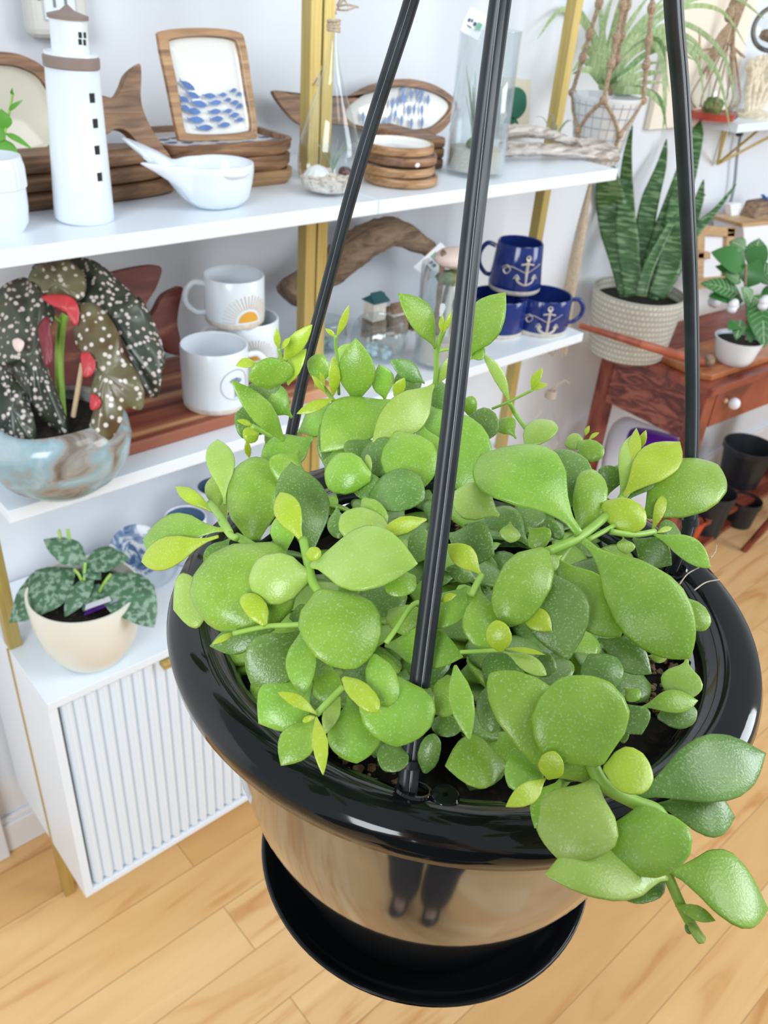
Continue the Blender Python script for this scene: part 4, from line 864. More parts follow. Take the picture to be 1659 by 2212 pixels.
# snake plant
c = base(1345, 781, TT, 0.075); c.z = TT; hh_ = topz(c+Vector((-.03, -.02, 0)), 1372, 634)-TT
t = Thing('potted_snake_plant', 'tall banded snake plant in a textured cream pot on the red table', 'potted plant', c)
r = mw(98, c+Vector((0, 0, .12)))
h = hh_*1.0
M['wovenpot'] = mat('textured_stoneware', (0.62, 0.60, 0.53), 0.55); b = M['wovenpot'].node_tree.nodes['Principled BSDF']
br = nd(M['wovenpot'], 'ShaderNodeTexBrick'); br.inputs['Scale'].default_value = 1; br.inputs['Brick Width'].default_value = 0.022; br.inputs['Row Height'].default_value = 0.0145; br.inputs['Mortar Size'].default_value = 0.0035
br.inputs['Color1'].default_value = (.66, .64, .57, 1); br.inputs['Color2'].default_value = (.56, .54, .47, 1); br.inputs['Mortar'].default_value = (.42, .40, .34, 1)
tc = nd(M['wovenpot'], 'ShaderNodeTexCoord'); gr = nd(M['wovenpot'], 'ShaderNodeTexGradient'); gr.gradient_type = 'RADIAL'; lk(M['wovenpot'], tc.outputs['Object'], gr.inputs[0])
sp = nd(M['wovenpot'], 'ShaderNodeSeparateXYZ'); cb = nd(M['wovenpot'], 'ShaderNodeCombineXYZ'); ml = nd(M['wovenpot'], 'ShaderNodeMath'); ml.operation = 'MULTIPLY'; ml.inputs[1].default_value = 1.4
lk(M['wovenpot'], tc.outputs['Object'], sp.inputs[0]); lk(M['wovenpot'], gr.outputs['Fac'], ml.inputs[0]); lk(M['wovenpot'], ml.outputs[0], cb.inputs[0]); lk(M['wovenpot'], sp.outputs['Z'], cb.inputs[1]); lk(M['wovenpot'], cb.outputs[0], br.inputs['Vector']); lk(M['wovenpot'], br.outputs['Color'], b.inputs['Base Color'])
bp = nd(M['wovenpot'], 'ShaderNodeBump'); bp.inputs['Strength'].default_value = .6; bp.inputs['Distance'].default_value = .003; bp.invert = True; lk(M['wovenpot'], br.outputs['Fac'], bp.inputs['Height']); lk(M['wovenpot'], bp.outputs[0], b.inputs['Normal'])
t.part('pot', MB().lathe([(r*.78, 0), (r*.84, .006), (r*.87, .03), (r*.97, h*.8), (r*1.0, h-.004), (r*.985, h), (r*.95, h), (r*.93, h-.03)], c, 64, cap=False), M['wovenpot'])
t.part('soil', MB().lathe([(0.001, h-.03), (r*.95, h-.032)], c, 30, cap=False), M['soil'])
D0 = depth(c+Vector((0, 0, h)))
def blade(P, W, m_=M['snake'], th=.18, name='leaf', tt=None, dd=0.0, N=None):
    tt = tt or t; pts = smoothpts([at(u, v, D0+dd+d-.04) for u, v, d in P], 5); pts = [p if p.y < WY-.03 else p*((WY-.03)/p.y) for p in pts]; k = len(pts); mb = MB(); vs = []; ns = 8
    for i, p in enumerate(pts):
        tg = (pts[min(i+1, k-1)]-pts[max(i-1, 0)]).normalized(); Nn = (-p).normalized(); S_ = tg.cross(Nn).normalized(); Nn = S_.cross(tg)
        w_ = interp(W, i/(k-1))/F*depth(p)/2
        for q in range(ns): a = 2*pi*q/ns; vs.append(p+S_*(w_*cos(a))+Nn*(-w_*th*sin(a)+w_*.35*cos(a)**2))
    mb.add(vs, [(j*ns+i, j*ns+(i+1) % ns, (j+1)*ns+(i+1) % ns, (j+1)*ns+i) for j in range(k-1) for i in range(ns)]+[tuple(range(ns))[::-1], tuple(range((k-1)*ns, k*ns))])
    return tt.part(name, mb, m_, smooth='full')
blade([(1358, 640, 0), (1345, 560, 0), (1325, 470, 0), (1312, 390, 0), (1306, 330, 0)], [(0, 38), (.4, 66), (.65, 62), (.85, 40), (1, 3)])
blade([(1368, 640, -.03), (1360, 560, -.03), (1352, 480, -.03), (1352, 400, 0), (1356, 330, .02), (1366, 270, .03)], [(0, 36), (.3, 48), (.6, 30), (.8, 18), (1, 2)])
blade([(1376, 640, .02), (1390, 560, .02), (1392, 500, .02), (1405, 430, .03), (1428, 360, .04), (1440, 300, .05)], [(0, 36), (.35, 44), (.6, 38), (.8, 22), (1, 2)])
blade([(1390, 640, 0), (1405, 590, 0), (1430, 520, 0), (1455, 450, 0), (1480, 380, .02), (1502, 300, .03), (1512, 262, .04)], [(0, 40), (.35, 52), (.65, 46), (.85, 30), (1, 2)])
blade([(1400, 642, .0), (1428, 600, -.02), (1462, 555, -.02), (1500, 500, 0), (1545, 455, .02), (1590, 398, .04)], [(0, 40), (.3, 48), (.55, 28), (.8, 12), (1, 2)])
blade([(1415, 640, -.02), (1440, 590, -.03), (1455, 520, -.03), (1466, 440, -.02), (1462, 400, 0)], [(0, 36), (.4, 58), (.75, 44), (1, 3)])
blade([(1384, 640, -.05), (1400, 580, -.06), (1440, 500, -.06), (1470, 455, -.04)], [(0, 24), (.4, 24), (.8, 12), (1, 2)])
blade([(1430, 640, 0), (1470, 570, 0), (1500, 470, .02), (1520, 388, .04)], [(0, 20), (.5, 20), (.8, 20), (1, 2)])
blade([(1430, 640, .02), (1480, 560, 0), (1505, 440, .03), (1524, 420, .04)], [(0, 12), (.5, 12), (.8, 10), (1, 2)])

# white mug planter
c = base(1578, 793, TT+.018, .045); c.z = TT+.018
t = Thing('mug_planter', 'white mug on the wooden board planted with zebra-veined leaves', 'potted plant', c)
r = mw(50, c); h = topz(c, 1565, 722)-c.z
t.part('cup', MB().lathe([(r*.62, 0), (r*.70, .004), (r*.82, h*.25), (r*.90, h*.6), (r*1.02, h), (r*.98, h), (r*.84, h*.55)], c, 48, cap=False), M['ceramic'])
d = Vector((ex.x, ex.y, 0)); P = [c+d*r*.88+Vector((0, 0, h*.8)), c+d*r*1.45+Vector((0, 0, h*.85)), c+d*r*1.65+Vector((0, 0, h*.5)), c+d*r*1.3+Vector((0, 0, h*.15)), c+d*r*.8+Vector((0, 0, h*.2))]
t.part('handle', MB().tube(smoothpts(P, 6), .006, 10, .8), M['ceramic'])
t.part('soil', MB().lathe([(0.001, h*.86), (r*.95, h*.84)], c, 30, cap=False), M['soil'])
DM = depth(c+Vector((0, 0, h)))
lf = [(1610, 580, 1536, 545, 66, 0, 0), (1618, 575, 1655, 530, 50, 0, 0), (1600, 640, 1512, 612, 48, 0, 1), (1605, 650, 1530, 640, 44, .0, 0), (1640, 640, 1650, 752, 62, -.03, 1), (1610, 540, 1575, 522, 40, .02, 1), (1600, 700, 1572, 712, 34, -.02, 0), (1600, 660, 1575, 650, 38, -.02, 0), (1630, 600, 1690, 590, 60, 0, 1), (1625, 570, 1640, 515, 46, .02, 1),
      (1640, 650, 1700, 640, 60, 0, 0), (1600, 610, 1560, 590, 34, 0, 1), (1625, 640, 1665, 680, 44, .0, 1), (1615, 620, 1640, 560, 50, -.01, 0), (1600, 690, 1590, 735, 30, -.02, 1), (1630, 690, 1620, 740, 34, -.01, 0), (1605, 600, 1545, 575, 36, .02, 0), (1620, 660, 1600, 620, 40, -.03, 1)]
for (bu, bv, tu, tv, w_, dd, z_) in lf:
    Bq, Tq = at(bu, bv, DM+.01), at(tu, tv, DM+dd); Nn = -ray(bu, bv)*.7+Vector((0, 0, .8)); Wq = mw(w_, c)
    o = t.part('leaf', leafmb(MB(), Bq, Tq, Wq, Nn, .10, .04, .08, 'ovat', 14, 10), M['zebra'])
    if z_:
        ax = (Tq-Bq); L = ax.length; ax.normalize(); Nn = (Nn-ax*Nn.dot(ax)).normalized(); S_ = ax.cross(Nn); mb = MB()
        def pt(tq, s): 
            wv = interp(SH['ovat'], tq)*Wq/2; return Bq+ax*(L*tq)+Nn*(.10*L*sin(pi*min(tq*1.02, 1))+.08*wv*s*s+.04*Wq*.5+.0008)+S_*(wv*s)
        mb.tube([pt(.03, 0), pt(.3, 0), pt(.6, 0), pt(.92, 0)], .0011, 5, .5)
        for kq in range(7):
            tq = .12+.105*kq
            for sg in (-1, 1): mb.tube([pt(tq, 0), pt(tq+.06, .45*sg), pt(min(tq+.13, .95), .85*sg)], .0008, 4, .5)
        t.part('veins', mb, M['vein'], o, label='white herringbone veins')
t.part('stem', MB().tube(smoothpts([at(u, v, DM) for u, v in [(1612, 735), (1615, 680), (1610, 620), (1612, 570)]], 4), .004, 7), M['driftbrown'])
for (u, v, rp_) in [(1585, 662, 15), (1652, 655, 16), (1548, 645, 20)]:
    c_ = at(u, v, DM-.03 if u > 1560 else DM+.12); mb = MB()
    for a in range(5): mb.ball(c_+Vector((.5*cos(a*1.256), .1, .5*sin(a*1.256)))*mw(rp_, c_), mw(rp_*.6, c_), 10, 7)
    one('glass_flower', ['clear round glass bauble among the zebra leaves', 'clear glass bauble at the right edge among the leaves', 'pale frosted glass piece behind the front mug planter'][[1585, 1652, 1548].index(u)], 'ornament', mb, M['bag'])
# things standing at the back of the table
def upright(px, Y, thick, name, label, cat, m_, bev=.002):
    P = [onY(u, v, Y) for u, v in px]; zb = min(p.z for p in P)
    if zb < TT+.03: pass
    return one(name, label, cat, MB().prism(P, (0, thick, 0)), m_, smooth=False, bevel=bev)
YB = 1.20
t = Thing('wooden_frame_stand', 'small pale wooden frame stand behind the snake plant', 'stand', onY(1545, 650, YB))
fr = lambda px, m_=M['pine'], th=.012: t.part('rail', MB().prism([onY(u, v, YB) for u, v in px], (0, th, 0)), m_, smooth=False, bevel=.001)
fr([(1516, 488), (1590, 492), (1588, 512), (1514, 508)]); fr([(1508, 488), (1524, 488), (1520, 605), (1504, 605)]); fr([(1572, 492), (1588, 494), (1582, 620), (1566, 616)]); fr([(1508, 540), (1535, 545), (1535, 560), (1508, 558)]); fr([(1500, 604), (1584, 596), (1584, 614), (1500, 626)])
t.part('backing', MB().prism([onY(u, v, YB+.012) for u, v in [(1518, 505), (1576, 508), (1570, 604), (1514, 600)]], (0, .003, 0)), M['paper'], smooth=False, label='white backing in the frame')
mb = MB().prism([onY(u, v, 1.26) for u, v in [(1578, 442), (1602, 438), (1608, 516), (1584, 518)]], (0, .02, 0))
one('white_box', 'narrow upright white box behind the pale wooden frame', 'box', mb, M['paper'], smooth=False, bevel=.002)
t = Thing('white_crate', 'white crate with pale wooden top edge at the right side', 'box', onY(1640, 560, 1.18))
t.part('body', MB().prism([onY(u, v, 1.18) for u, v in [(1606, 490), (1700, 482), (1700, 600), (1612, 600)]], (0, .10, 0)), M['paper'], smooth=False, bevel=.002)
t.part('top_edge', MB().prism([onY(u, v, 1.178) for u, v in [(1604, 483), (1700, 474), (1700, 482), (1604, 491)]], (0, .11, 0)), M['pine'], smooth=False)
one('stone_wedge', 'grey-brown angular stone on the white crate at the right edge', 'ornament', MB().prism([onY(u, v, 1.21) for u, v in [(1626, 481), (1644, 440), (1700, 430), (1700, 478)]], (0, .05, 0)), M['driftbrown'], smooth=False, bevel=.004)
one('blue_ribbon_end', 'small bright blue ribbon end at the right edge above the crate', 'ribbon', MB().tube(smoothpts([onY(u, v, 1.22) for u, v in [(1648, 422), (1656, 430), (1668, 428), (1680, 436)]], 4), .007, 8, .5), M['cyan'])

# below the table
c = onZ(1395, 1010, FZ+.26); 
t = Thing('plastic_bag', 'white and purple soil bag lying under the red table', 'bag', tp(.25, .2, FZ+.10))
cb_ = tp(.10, .20, FZ+.36)
def blob(px, d, th):
    P = smoothpts([(u, v, 0) for u, v in px], 4, True); k = len(P); cu = sum(p.x for p in P)/k; cv = sum(p.y for p in P)/k; vs = []
    for j, (f, dz) in enumerate([(.05, -1), (.5, -.9), (.85, -.5), (1, 0), (.85, .5), (.5, .9), (.05, 1)]):
        for p in P: vs.append(at(cu+(p.x-cu)*f, cv+(p.y-cv)*f, d+dz*th))
    return MB().add(vs, [(j*k+i, j*k+(i+1) % k, (j+1)*k+(i+1) % k, (j+1)*k+i) for j in range(6) for i in range(k)]+[tuple(range(k)), tuple(range(6*k, 7*k))])
db = depth(cb_)
bd = t.part('bag_body', blob([(1298, 1060), (1302, 985), (1318, 925), (1350, 900), (1390, 912), (1440, 930), (1490, 960), (1500, 1040), (1460, 1110), (1330, 1130)], db, .06), M['bag'], smooth='full')
t.part('purple_print', blob([(1322, 985), (1338, 940), (1362, 918), (1400, 922), (1440, 934), (1470, 948), (1486, 1000), (1440, 1015), (1380, 1000), (1345, 1010)], db-.004, .072), M['purple'], bd, smooth='full', label='purple printed part of the bag')
def npot(u, vb, rp_, Zb, vt, lab):
    q = onZ(u, vb, Zb); r = mw(rp_, q); c = base(u, vb, Zb, r*.7); c.z = Zb; r = mw(rp_, c); hgt = topz(c, u, vt)-Zb
    t = Thing('nursery_pot', lab, 'pot', c, 'black nursery pots under the table')
    t.part('pot', MB().lathe([(r*.70, 0), (r*.74, .002), (r*.93, hgt-.02), (r*1.0, hgt-.02), (r*1.0, hgt), (r*.96, hgt), (r*.9, hgt-.02), (r*.70, .005), (.001, .005)], c, 40, cap=False, fr=lambda a, rr, z: (rr*(1+.012*sin(z*500)), z)), M['nursery'])
npot(1588, 1056, 54, FZ+.10, 952, 'large black nursery pot on the lower shelf of the red table')
npot(1510, 1165, 46, FZ, 1050, 'black nursery pot on the floor left of the smallest pot')
npot(1590, 1142, 34, FZ, 1072, 'smallest black nursery pot on the floor')
p = onZ(1500, 1112, FZ+.12); one('orange_pot', 'small orange plastic pot half hidden behind the right strap foot', 'pot', MB().lathe([(.03, 0), (.045, .09), (.048, .1), (.04, .1), (.028, .01)], (p.x, p.y, FZ), 24, cap=False), M['orange'])
p = base(1712, 1048, FZ+.10, .07); one('paper_sack', 'brown kraft paper sack at the right edge on the lower table shelf', 'bag', MB().lathe([(.08, 0), (.09, .02), (.09, .26), (.08, .34), (.001, .35)], (p.x, p.y, FZ+.101), 14, fr=lambda a, r, z: (r*(1+.05*sin(5*a)), z)), M['kraft'])
p = onZ(1590, 872, -.98); t = Thing('glass_drop', 'small clear glass drop hanging at the front of the table', 'ornament', tp(.2, -.01, TT-.1)); p = at(1586, 872, depth(tp(.12, -.015, TT-.08)))
t.part('drop', MB().ball(p, mw(13, p), 14, 10), M['bag']); t.part('cap', MB().ball(at(1567, 866, depth(p)), mw(6, p), 8, 6), M['pine'])
# splayed red leg (stool)
t = Thing('wooden_stool', 'red-brown stool with splayed legs cut off by the right edge', 'stool', onZ(1700, 1100, FZ))
f0 = onZ(1606, 1190, FZ); 
t.part('leg', MB().tube([f0+Vector((0, 0, .0)), f0+Vector((.085, -.13, .45))], lambda s: .012+.006*s, 10), M['mahog'])
t.part('leg', MB().tube([f0+Vector((.36, -.03, .0)), f0+Vector((.27, -.13, .45))], lambda s: .012+.006*s, 10), M['mahog'])
t.part('leg', MB().tube([f0+Vector((.2, -.40, .0)), f0+Vector((.19, -.27, .45))], lambda s: .012+.006*s, 10), M['mahog'])
t.part('stretcher', MB().tube([f0+Vector((.028, -.043, .15)), f0+Vector((.33, -.063, .15))], .008, 8), M['mahog'])
t.part('seat', MB().lathe([(.12, 0), (.135, .01), (.135, .03), (.125, .035), (.001, .035)], f0+Vector((.185, -.19, .45)), 40), M['mahog'])
one('wooden_plank', 'dark red plank lying on the floor below the black pots', 'plank', MB().prism([onZ(u, v, FZ) for u, v in [(1478, 1185), (1500, 1200), (1600, 1122), (1585, 1110)]], (0, 0, .02)), M['mahog'], smooth=False, bevel=.003)

# ------------------------------------------------------------------ hanging spider plant in macrame
D1 = 1.86
c = at(1284, 352, D1); top = at(1309, 205, D1-.02)
rt = 71/F*D1; rbm = 44/F*D1; hq = topz(c, 1309, 205)-c.z
t = Thing('hanging_spider_plant', 'striped spider plant in a white gridded pot hung in a brown macrame cradle', 'hanging plant', c)
M['gridpot'] = mat('white_gridded_glaze', (0.72, 0.74, 0.76), 0.2)
pot = t.part('pot', MB().lathe([(rbm*.95, 0), (rbm*1.05, .004), (rt*.97, hq*.93), (rt*1.0, hq*.96), (rt, hq), (rt*.95, hq), (rt*.9, hq-.03)], c, 56, cap=False), M['gridpot'])
mb = MB()
for k in range(6): z = hq*(.10+.155*k); mb.torus(c+Vector((0, 0, z)), rbm*1.05+(rt*.97-rbm*1.05)*z/(hq*.93)+.0005, .0012, n=48, m=5)
for i in range(22):
    a = 2*pi*i/22; mb.tube([c+Vector(((rbm*1.05+.0005)*cos(a), (rbm*1.05+.0005)*sin(a), .006)), c+Vector((rt*.975*cos(a), rt*.975*sin(a), hq*.93))], .0010, 4)
t.part('grid_lines', mb, mat('grey_grid', (0.40, 0.42, 0.44), .4), pot, label='grey grid lines on the pot')
t.part('soil', MB().lathe([(0.001, hq-.012), (rt*.94, hq-.014)], c, 30, cap=False), M['soil'])
# macrame
rn = lambda s: .0045
a_c = facing(c)
def on(a, z, k=.003): rr_ = rbm*1.05+(rt*.97-rbm*1.05)*z/(hq*.93)+k; return c+Vector((rr_*cos(a_c+a), rr_*sin(a_c+a), z))
hang = c+Vector((0, 0, hq+.55))
mc = MB()
for i in range(4):
    a = 2*pi*i/4-0.08; kt = on(a, hq*.98)
    mc.tube(smoothpts([kt, kt+(hang-kt)*.35+Vector((0, 0, 0)), kt+(hang-kt)*.7, hang], 4), rn, 7)
    for s_ in (-1, 1):
        lo = on(a+s_*pi/4, hq*.50); mc.tube([kt, (kt+lo)/2+(on(a+s_*pi/8, hq*.75)-(kt+lo)/2), lo], .0036, 7)
    k2 = on(a+pi/4, hq*.5); mc.tube([k2, on(a+pi/4, hq*.2), c+Vector((0, 0, -.03))], .0036, 7)
    mc.ball(kt, .009, 8, 6); mc.ball(k2, .008, 8, 6)
    for z in (.12, .2, .3): mc.ball(kt+(hang-kt)*z, .009, 8, 6, (1, 1, 1.4))
cr = t.part('macrame_cradle', mc, M['jute'], label='brown knotted macrame cord')
mc = MB(); kn = c+Vector((0, 0, -.03)); mc.ball(kn, .013, 10, 8)
for i in range(16):
    a = 2*pi*i/16; mc.tube(smoothpts([kn, kn+Vector((.010*cos(a), .010*sin(a), -.12)), kn+Vector((.013*cos(a), .013*sin(a), -.26)), kn+Vector((.022*cos(a), .022*sin(a), -.40-.02*rnd.random()))], 4), .0026, 5)
t.part('tassel', mc, M['juteL'], label='long frayed pale tassel')
# arching leaves
def sleaf(P, w_, dd=0, m_=None, tt=None):
    D_ = D1; pts = smoothpts([at(u, v, D_+d) for u, v, d in P], 4); mb = MB(); k = len(pts); vs = []
    for i, p in enumerate(pts):
        tg = (pts[min(i+1, k-1)]-pts[max(i-1, 0)]).normalized(); S_ = tg.cross((-p).normalized()).normalized(); Nn = S_.cross(tg); W = interp([(0, .7), (.3, 1), (.7, .8), (1, .05)], i/(k-1))*w_/F*D_/2
        vs += [p-S_*W, p-Nn*W*.25, p+S_*W, p+Nn*.0006]
    mb.add(vs, [(j*4+i, j*4+(i+1) % 4, (j+1)*4+(i+1) % 4, (j+1)*4+i) for j in range(k-1) for i in range(4)])
    (tt or t).part('leaf', mb, m_ or (M['spider'] if rnd.random() < .85 else M['spiderd']), smooth=True)
O = (1310, 190)
for tp_ in [[(1300, 150, 0), (1270, 60, 0), (1215, 20, -.05), (1160, 85, -.1)], [(1300, 150, 0), (1285, 80, 0), (1250, 20, 0), (1210, -40, 0)], [(1305, 120, 0), (1300, 50, .02), (1290, -20, .03)], [(1290, 160, -.02), (1262, 130, -.04), (1236, 155, -.06)], [(1292, 170, -.03), (1270, 150, -.05), (1235, 160, -.08)],
            [(1320, 120, 0), (1345, 40, 0), (1372, -30, 0)], [(1322, 130, 0), (1360, 50, 0), (1410, -20, 0)], [(1325, 140, 0), (1375, 60, 0), (1440, -10, 0)], [(1325, 140, -.03), (1380, 70, -.04), (1420, 20, -.06), (1470, -5, -.08)], [(1330, 150, 0), (1380, 90, 0), (1440, 70, 0), (1500, 90, 0), (1540, 160, 0)],
            [(1330, 150, 0), (1400, 60, 0), (1480, 15, 0), (1560, 25, .02), (1612, 100, .04)], [(1330, 150, 0), (1390, 80, 0), (1470, 50, 0), (1540, 90, 0), (1575, 150, 0), (1590, 240, 0)], [(1330, 155, 0), (1400, 90, 0), (1460, 85, 0), (1530, 130, .0), (1560, 190, 0), (1580, 300, 0)],
            [(1328, 160, -.04), (1375, 100, -.06), (1420, 85, -.08), (1436, 130, -.08), (1440, 230, -.06)], [(1328, 160, -.04), (1370, 110, -.06), (1410, 95, -.08), (1432, 140, -.08), (1436, 240, -.06), (1430, 290, -.05)], [(1326, 165, -.04), (1360, 120, -.06), (1400, 100, -.07), (1428, 120, -.08), (1446, 200, -.06)],
            [(1335, 170, -.05), (1390, 120, -.06), (1440, 105, -.07), (1500, 130, -.07)], [(1335, 175, -.05), (1390, 140, -.06), (1430, 135, -.07)], [(1340, 180, -.05), (1390, 160, -.06), (1440, 155, -.07)], [(1340, 185, -.05), (1385, 178, -.06), (1436, 178, -.07)], [(1335, 190, -.04), (1380, 192, -.05), (1425, 215, -.06), (1440, 280, -.06)],
            [(1340, 195, -.05), (1400, 200, -.06), (1426, 230, -.06)], [(1300, 140, .03), (1302, 60, .04), (1325, -10, .05)], [(1310, 130, .03), (1330, 40, .04), (1350, -40, .05)], [(1316, 120, 0), (1352, 20, 0), (1385, -60, 0)], [(1300, 160, 0), (1292, 110, 0), (1310, 40, 0)], [(1296, 165, -.02), (1280, 120, -.04), (1262, 100, -.06), (1258, 115, -.06)],
            [(1330, 150, 0), (1420, 40, 0), (1500, -5, 0), (1580, -10, .02), (1650, 40, .04)], [(1328, 150, .0), (1380, 100, 0), (1470, 100, 0), (1510, 140, 0), (1520, 220, 0)]]:
    P0 = (O[0]+rnd.uniform(-14, 14), O[1]+rnd.uniform(-4, 8), rnd.uniform(-.02, .02)); sleaf([P0]+tp_, rnd.uniform(11, 17))

# ------------------------------------------------------------------ wall shelf with brackets at the upper right
pz = onY(1506, 252, WY); zs = pz.z; a_x = pz.x; YS = onZ(1565, 272, zs).y
b_x = onY(1760, 262, YS).x
t = Thing('wall_shelf', 'white wall shelf on gold triangle brackets at the upper right', 'shelf', (a_x+.2, 1.25, zs))
t.part('board', MB().box((a_x, YS, zs-.022), (b_x+.2, WY, zs)), M['white'], smooth=False, bevel=.002)
for xx in (onY(1549, 352, WY-.01).x, onY(1549, 352, WY-.01).x+.5):
    mb = MB(); zt = zs-.024; lo = onY(1540, 355, WY-.01)
    zl = lo.z
    P1, P2, P3 = Vector((xx, YS+.02, zt)), Vector((xx, WY-.012, zt)), Vector((xx, WY-.012, zl))
    P4 = Vector((xx+.18, YS+.02, zt))
    mb.tube([P1, P2], .004, 6); mb.tube([P2, P3], .004, 6); mb.tube([P3, P1], .004, 6); mb.tube([P3, P4], .004, 6); mb.tube([P3, Vector((xx-.16, YS+.04, zt))], .004, 6)
    t.part('bracket', mb, M['gold'], label='gold wire triangle bracket')
# bright long brass rod of the next bracket
# glass terrarium with jute net on the shelf
c = onZ(1545, 256, zs); c.y = 1.24; c.x = c.x*1.0; c.z = zs; 
c = onY(1532, 256, 1.281); c.z = zs
t = Thing('net_terrarium', 'round glass terrarium in a jute net with red base on the wall shelf', 'terrarium', c); r = 50/F*depth(c)
t.part('glass', MB().lathe([(r*.5, 0), (r*.9, r*.4), (r, r*.9), (r*.85, r*1.5), (r*.5, r*2.1), (r*.2, r*2.6)], c, 40, cap=False), M['glass'], smooth='full')
t.part('dish', MB().lathe([(r*.6, 0), (r*1.0, .008), (r*1.1, .026), (r*1.0, .025), (.001, .012)], c, 40, cap=False), M['redglass'], label='red dish')
t.part('plant', MB().ball(c+Vector((-.3*r, -.2*r, r*.6)), r*.42, 14, 8, (1, 1, 1), .12), M['moss'])
mb = MB()
for i in range(10):
    a = 2*pi*i/10; mb.tube(smoothpts([c+Vector((r*.7*cos(a), r*.7*sin(a), .03)), c+Vector((r*1.05*cos(a), r*1.05*sin(a), r*.9)), c+Vector((r*.75*cos(a), r*.75*sin(a), r*1.8)), c+Vector((.01*cos(a), .01*sin(a), r*3.0))], 4), .0022, 5)
for i in range(3): mb.tube([c+Vector((.004*i, 0, r*3)), c+Vector((.02*i, 0, r*5)), c+Vector((.03*i, 0, r*9))], .003, 5)
for i in range(12): a = rnd.uniform(0, 6.28); mb.tube([c+Vector((0, 0, r*3)), c+Vector((.05*cos(a), .05*sin(a), r*3-.03))], .0015, 4)
t.part('jute_net', mb, M['jute'])
one('dark_stone', 'dark smooth stone at the front of the wall shelf beside the coral', 'stone', MB().ball(onY(1583, 250, 1.25), 13/F*1.9, 14, 8, (1.2, 1, .8)), M['stone'])
c = onY(1625, 250, 1.285); c.z = zs
mb = MB()
def coral(p, d, L, k):
    q = p+d*L; mb.tube([p, (p+q)/2, q], lambda s: (.0075+.0015*k)*(1-.2*s), 8); mb.ball(q, .0085+.001*k, 8, 6)
    if k > 0:
        for _ in range(3):
            d2 = (d+Vector((rnd.uniform(-.9, .9), rnd.uniform(-.3, .3), rnd.uniform(-.1, .7)))).normalized(); coral(q, d2, L*.8, k-1)
mb.lathe([(.05, 0), (.055, .01), (.03, .02), (.001, .025)], c, 20)
for a in (-.9, -.45, 0, .45, .9): coral(c+Vector((a*.04, 0, .015)), Vector((a*.8, -.1, 1)).normalized(), .058, 2)
one('coral', 'cream branching coral on the wall shelf', 'coral', mb, M['coral'])
t = Thing('hanging_glass_orb', 'clear glass orb with dark rim hanging at the upper right corner', 'ornament', onY(1665, 60, 1.1))
p = onY(1672, 62, 1.1); rr_ = 44/F*depth(p)
t.part('orb', MB().ball(p, rr_, 24, 16), M['glass'], smooth='full'); t.part('ring', MB().torus(p, rr_*.95, .005, (-p).normalized()), M['stone'], label='dark ring around the glass'); t.part('filling', MB().ball(p+Vector((0, 0, -rr_*.3)), rr_*.6, 14, 8, (1, 1, .5), .1), M['driftbrown'])
t.part('cord', MB().tube([p+Vector((0, 0, rr_)), p+Vector((0, 0, rr_+.3))], .002, 6), M['cord'])
t = Thing('power_cord', 'grey cord with black plug hanging down the wall below the shelf', 'cord', onY(1560, 400, 1.32))
t.part('cable', MB().tube(smoothpts([onY(u, v, 1.325) for u, v in [(1601, 285), (1592, 340), (1586, 400), (1572, 460), (1560, 490), (1548, 520), (1545, 560)]], 5), .0045, 8), M['cord'])
t.part('plug', MB().tube([onY(1601, 262, 1.32), onY(1597, 292, 1.32)], .011, 8), M['stone'])
# tall cord hanging and the second macrame rope
t = Thing('macrame_hanger', 'brown knotted rope hanger in front of the bright area', 'hanger', onY(1580, 150, 1.15))
mb = MB(); P = [onY(u, v, 1.15) for u, v in [(1588, -40), (1586, 30), (1583, 110), (1582, 180)]]; mb.tube(P, .004, 7)
for (u, v, rp_) in [(1588, 12, 14), (1576, 30, 11), (1583, 116, 8), (1598, 10, 9)]: mb.ball(onY(u, v, 1.15), rp_/F*1.9, 10, 8, (1, 1, 1.5))
for i in range(10): mb.tube(smoothpts([onY(1584, 40, 1.15), onY(1570-3*i, 90, 1.15), onY(1560-4*i+rnd.uniform(-8, 8), 100+8*i, 1.15)], 3), .0016, 5)
t.part('rope', mb, M['jute'])
# cream board added to stand in for a warm bright area behind the foliage
pa, pb = onY(1476, -40, WY-.02), onY(1572, 250, WY-.02)
t = Thing('bright_area_board', 'tall cream board standing in for the bright area behind the spider leaves', 'panel', (pa.x, WY-.02, pb.z))
t.part('board', MB().box((pa.x, WY-.018, pb.z-.02), (pb.x, WY-.001, .35)), M['brightcream'], smooth=False, bevel=.002)
mb = MB(); 
for (u0, v0, u1, v1) in [(1512, 60, 1512, 160), (1490, 110, 1540, 105)]: mb.tube([onY(u0, v0, WY-.02), onY(u1, v1, WY-.02)], .002, 5)
t.part('battens', mb, M['pine'])
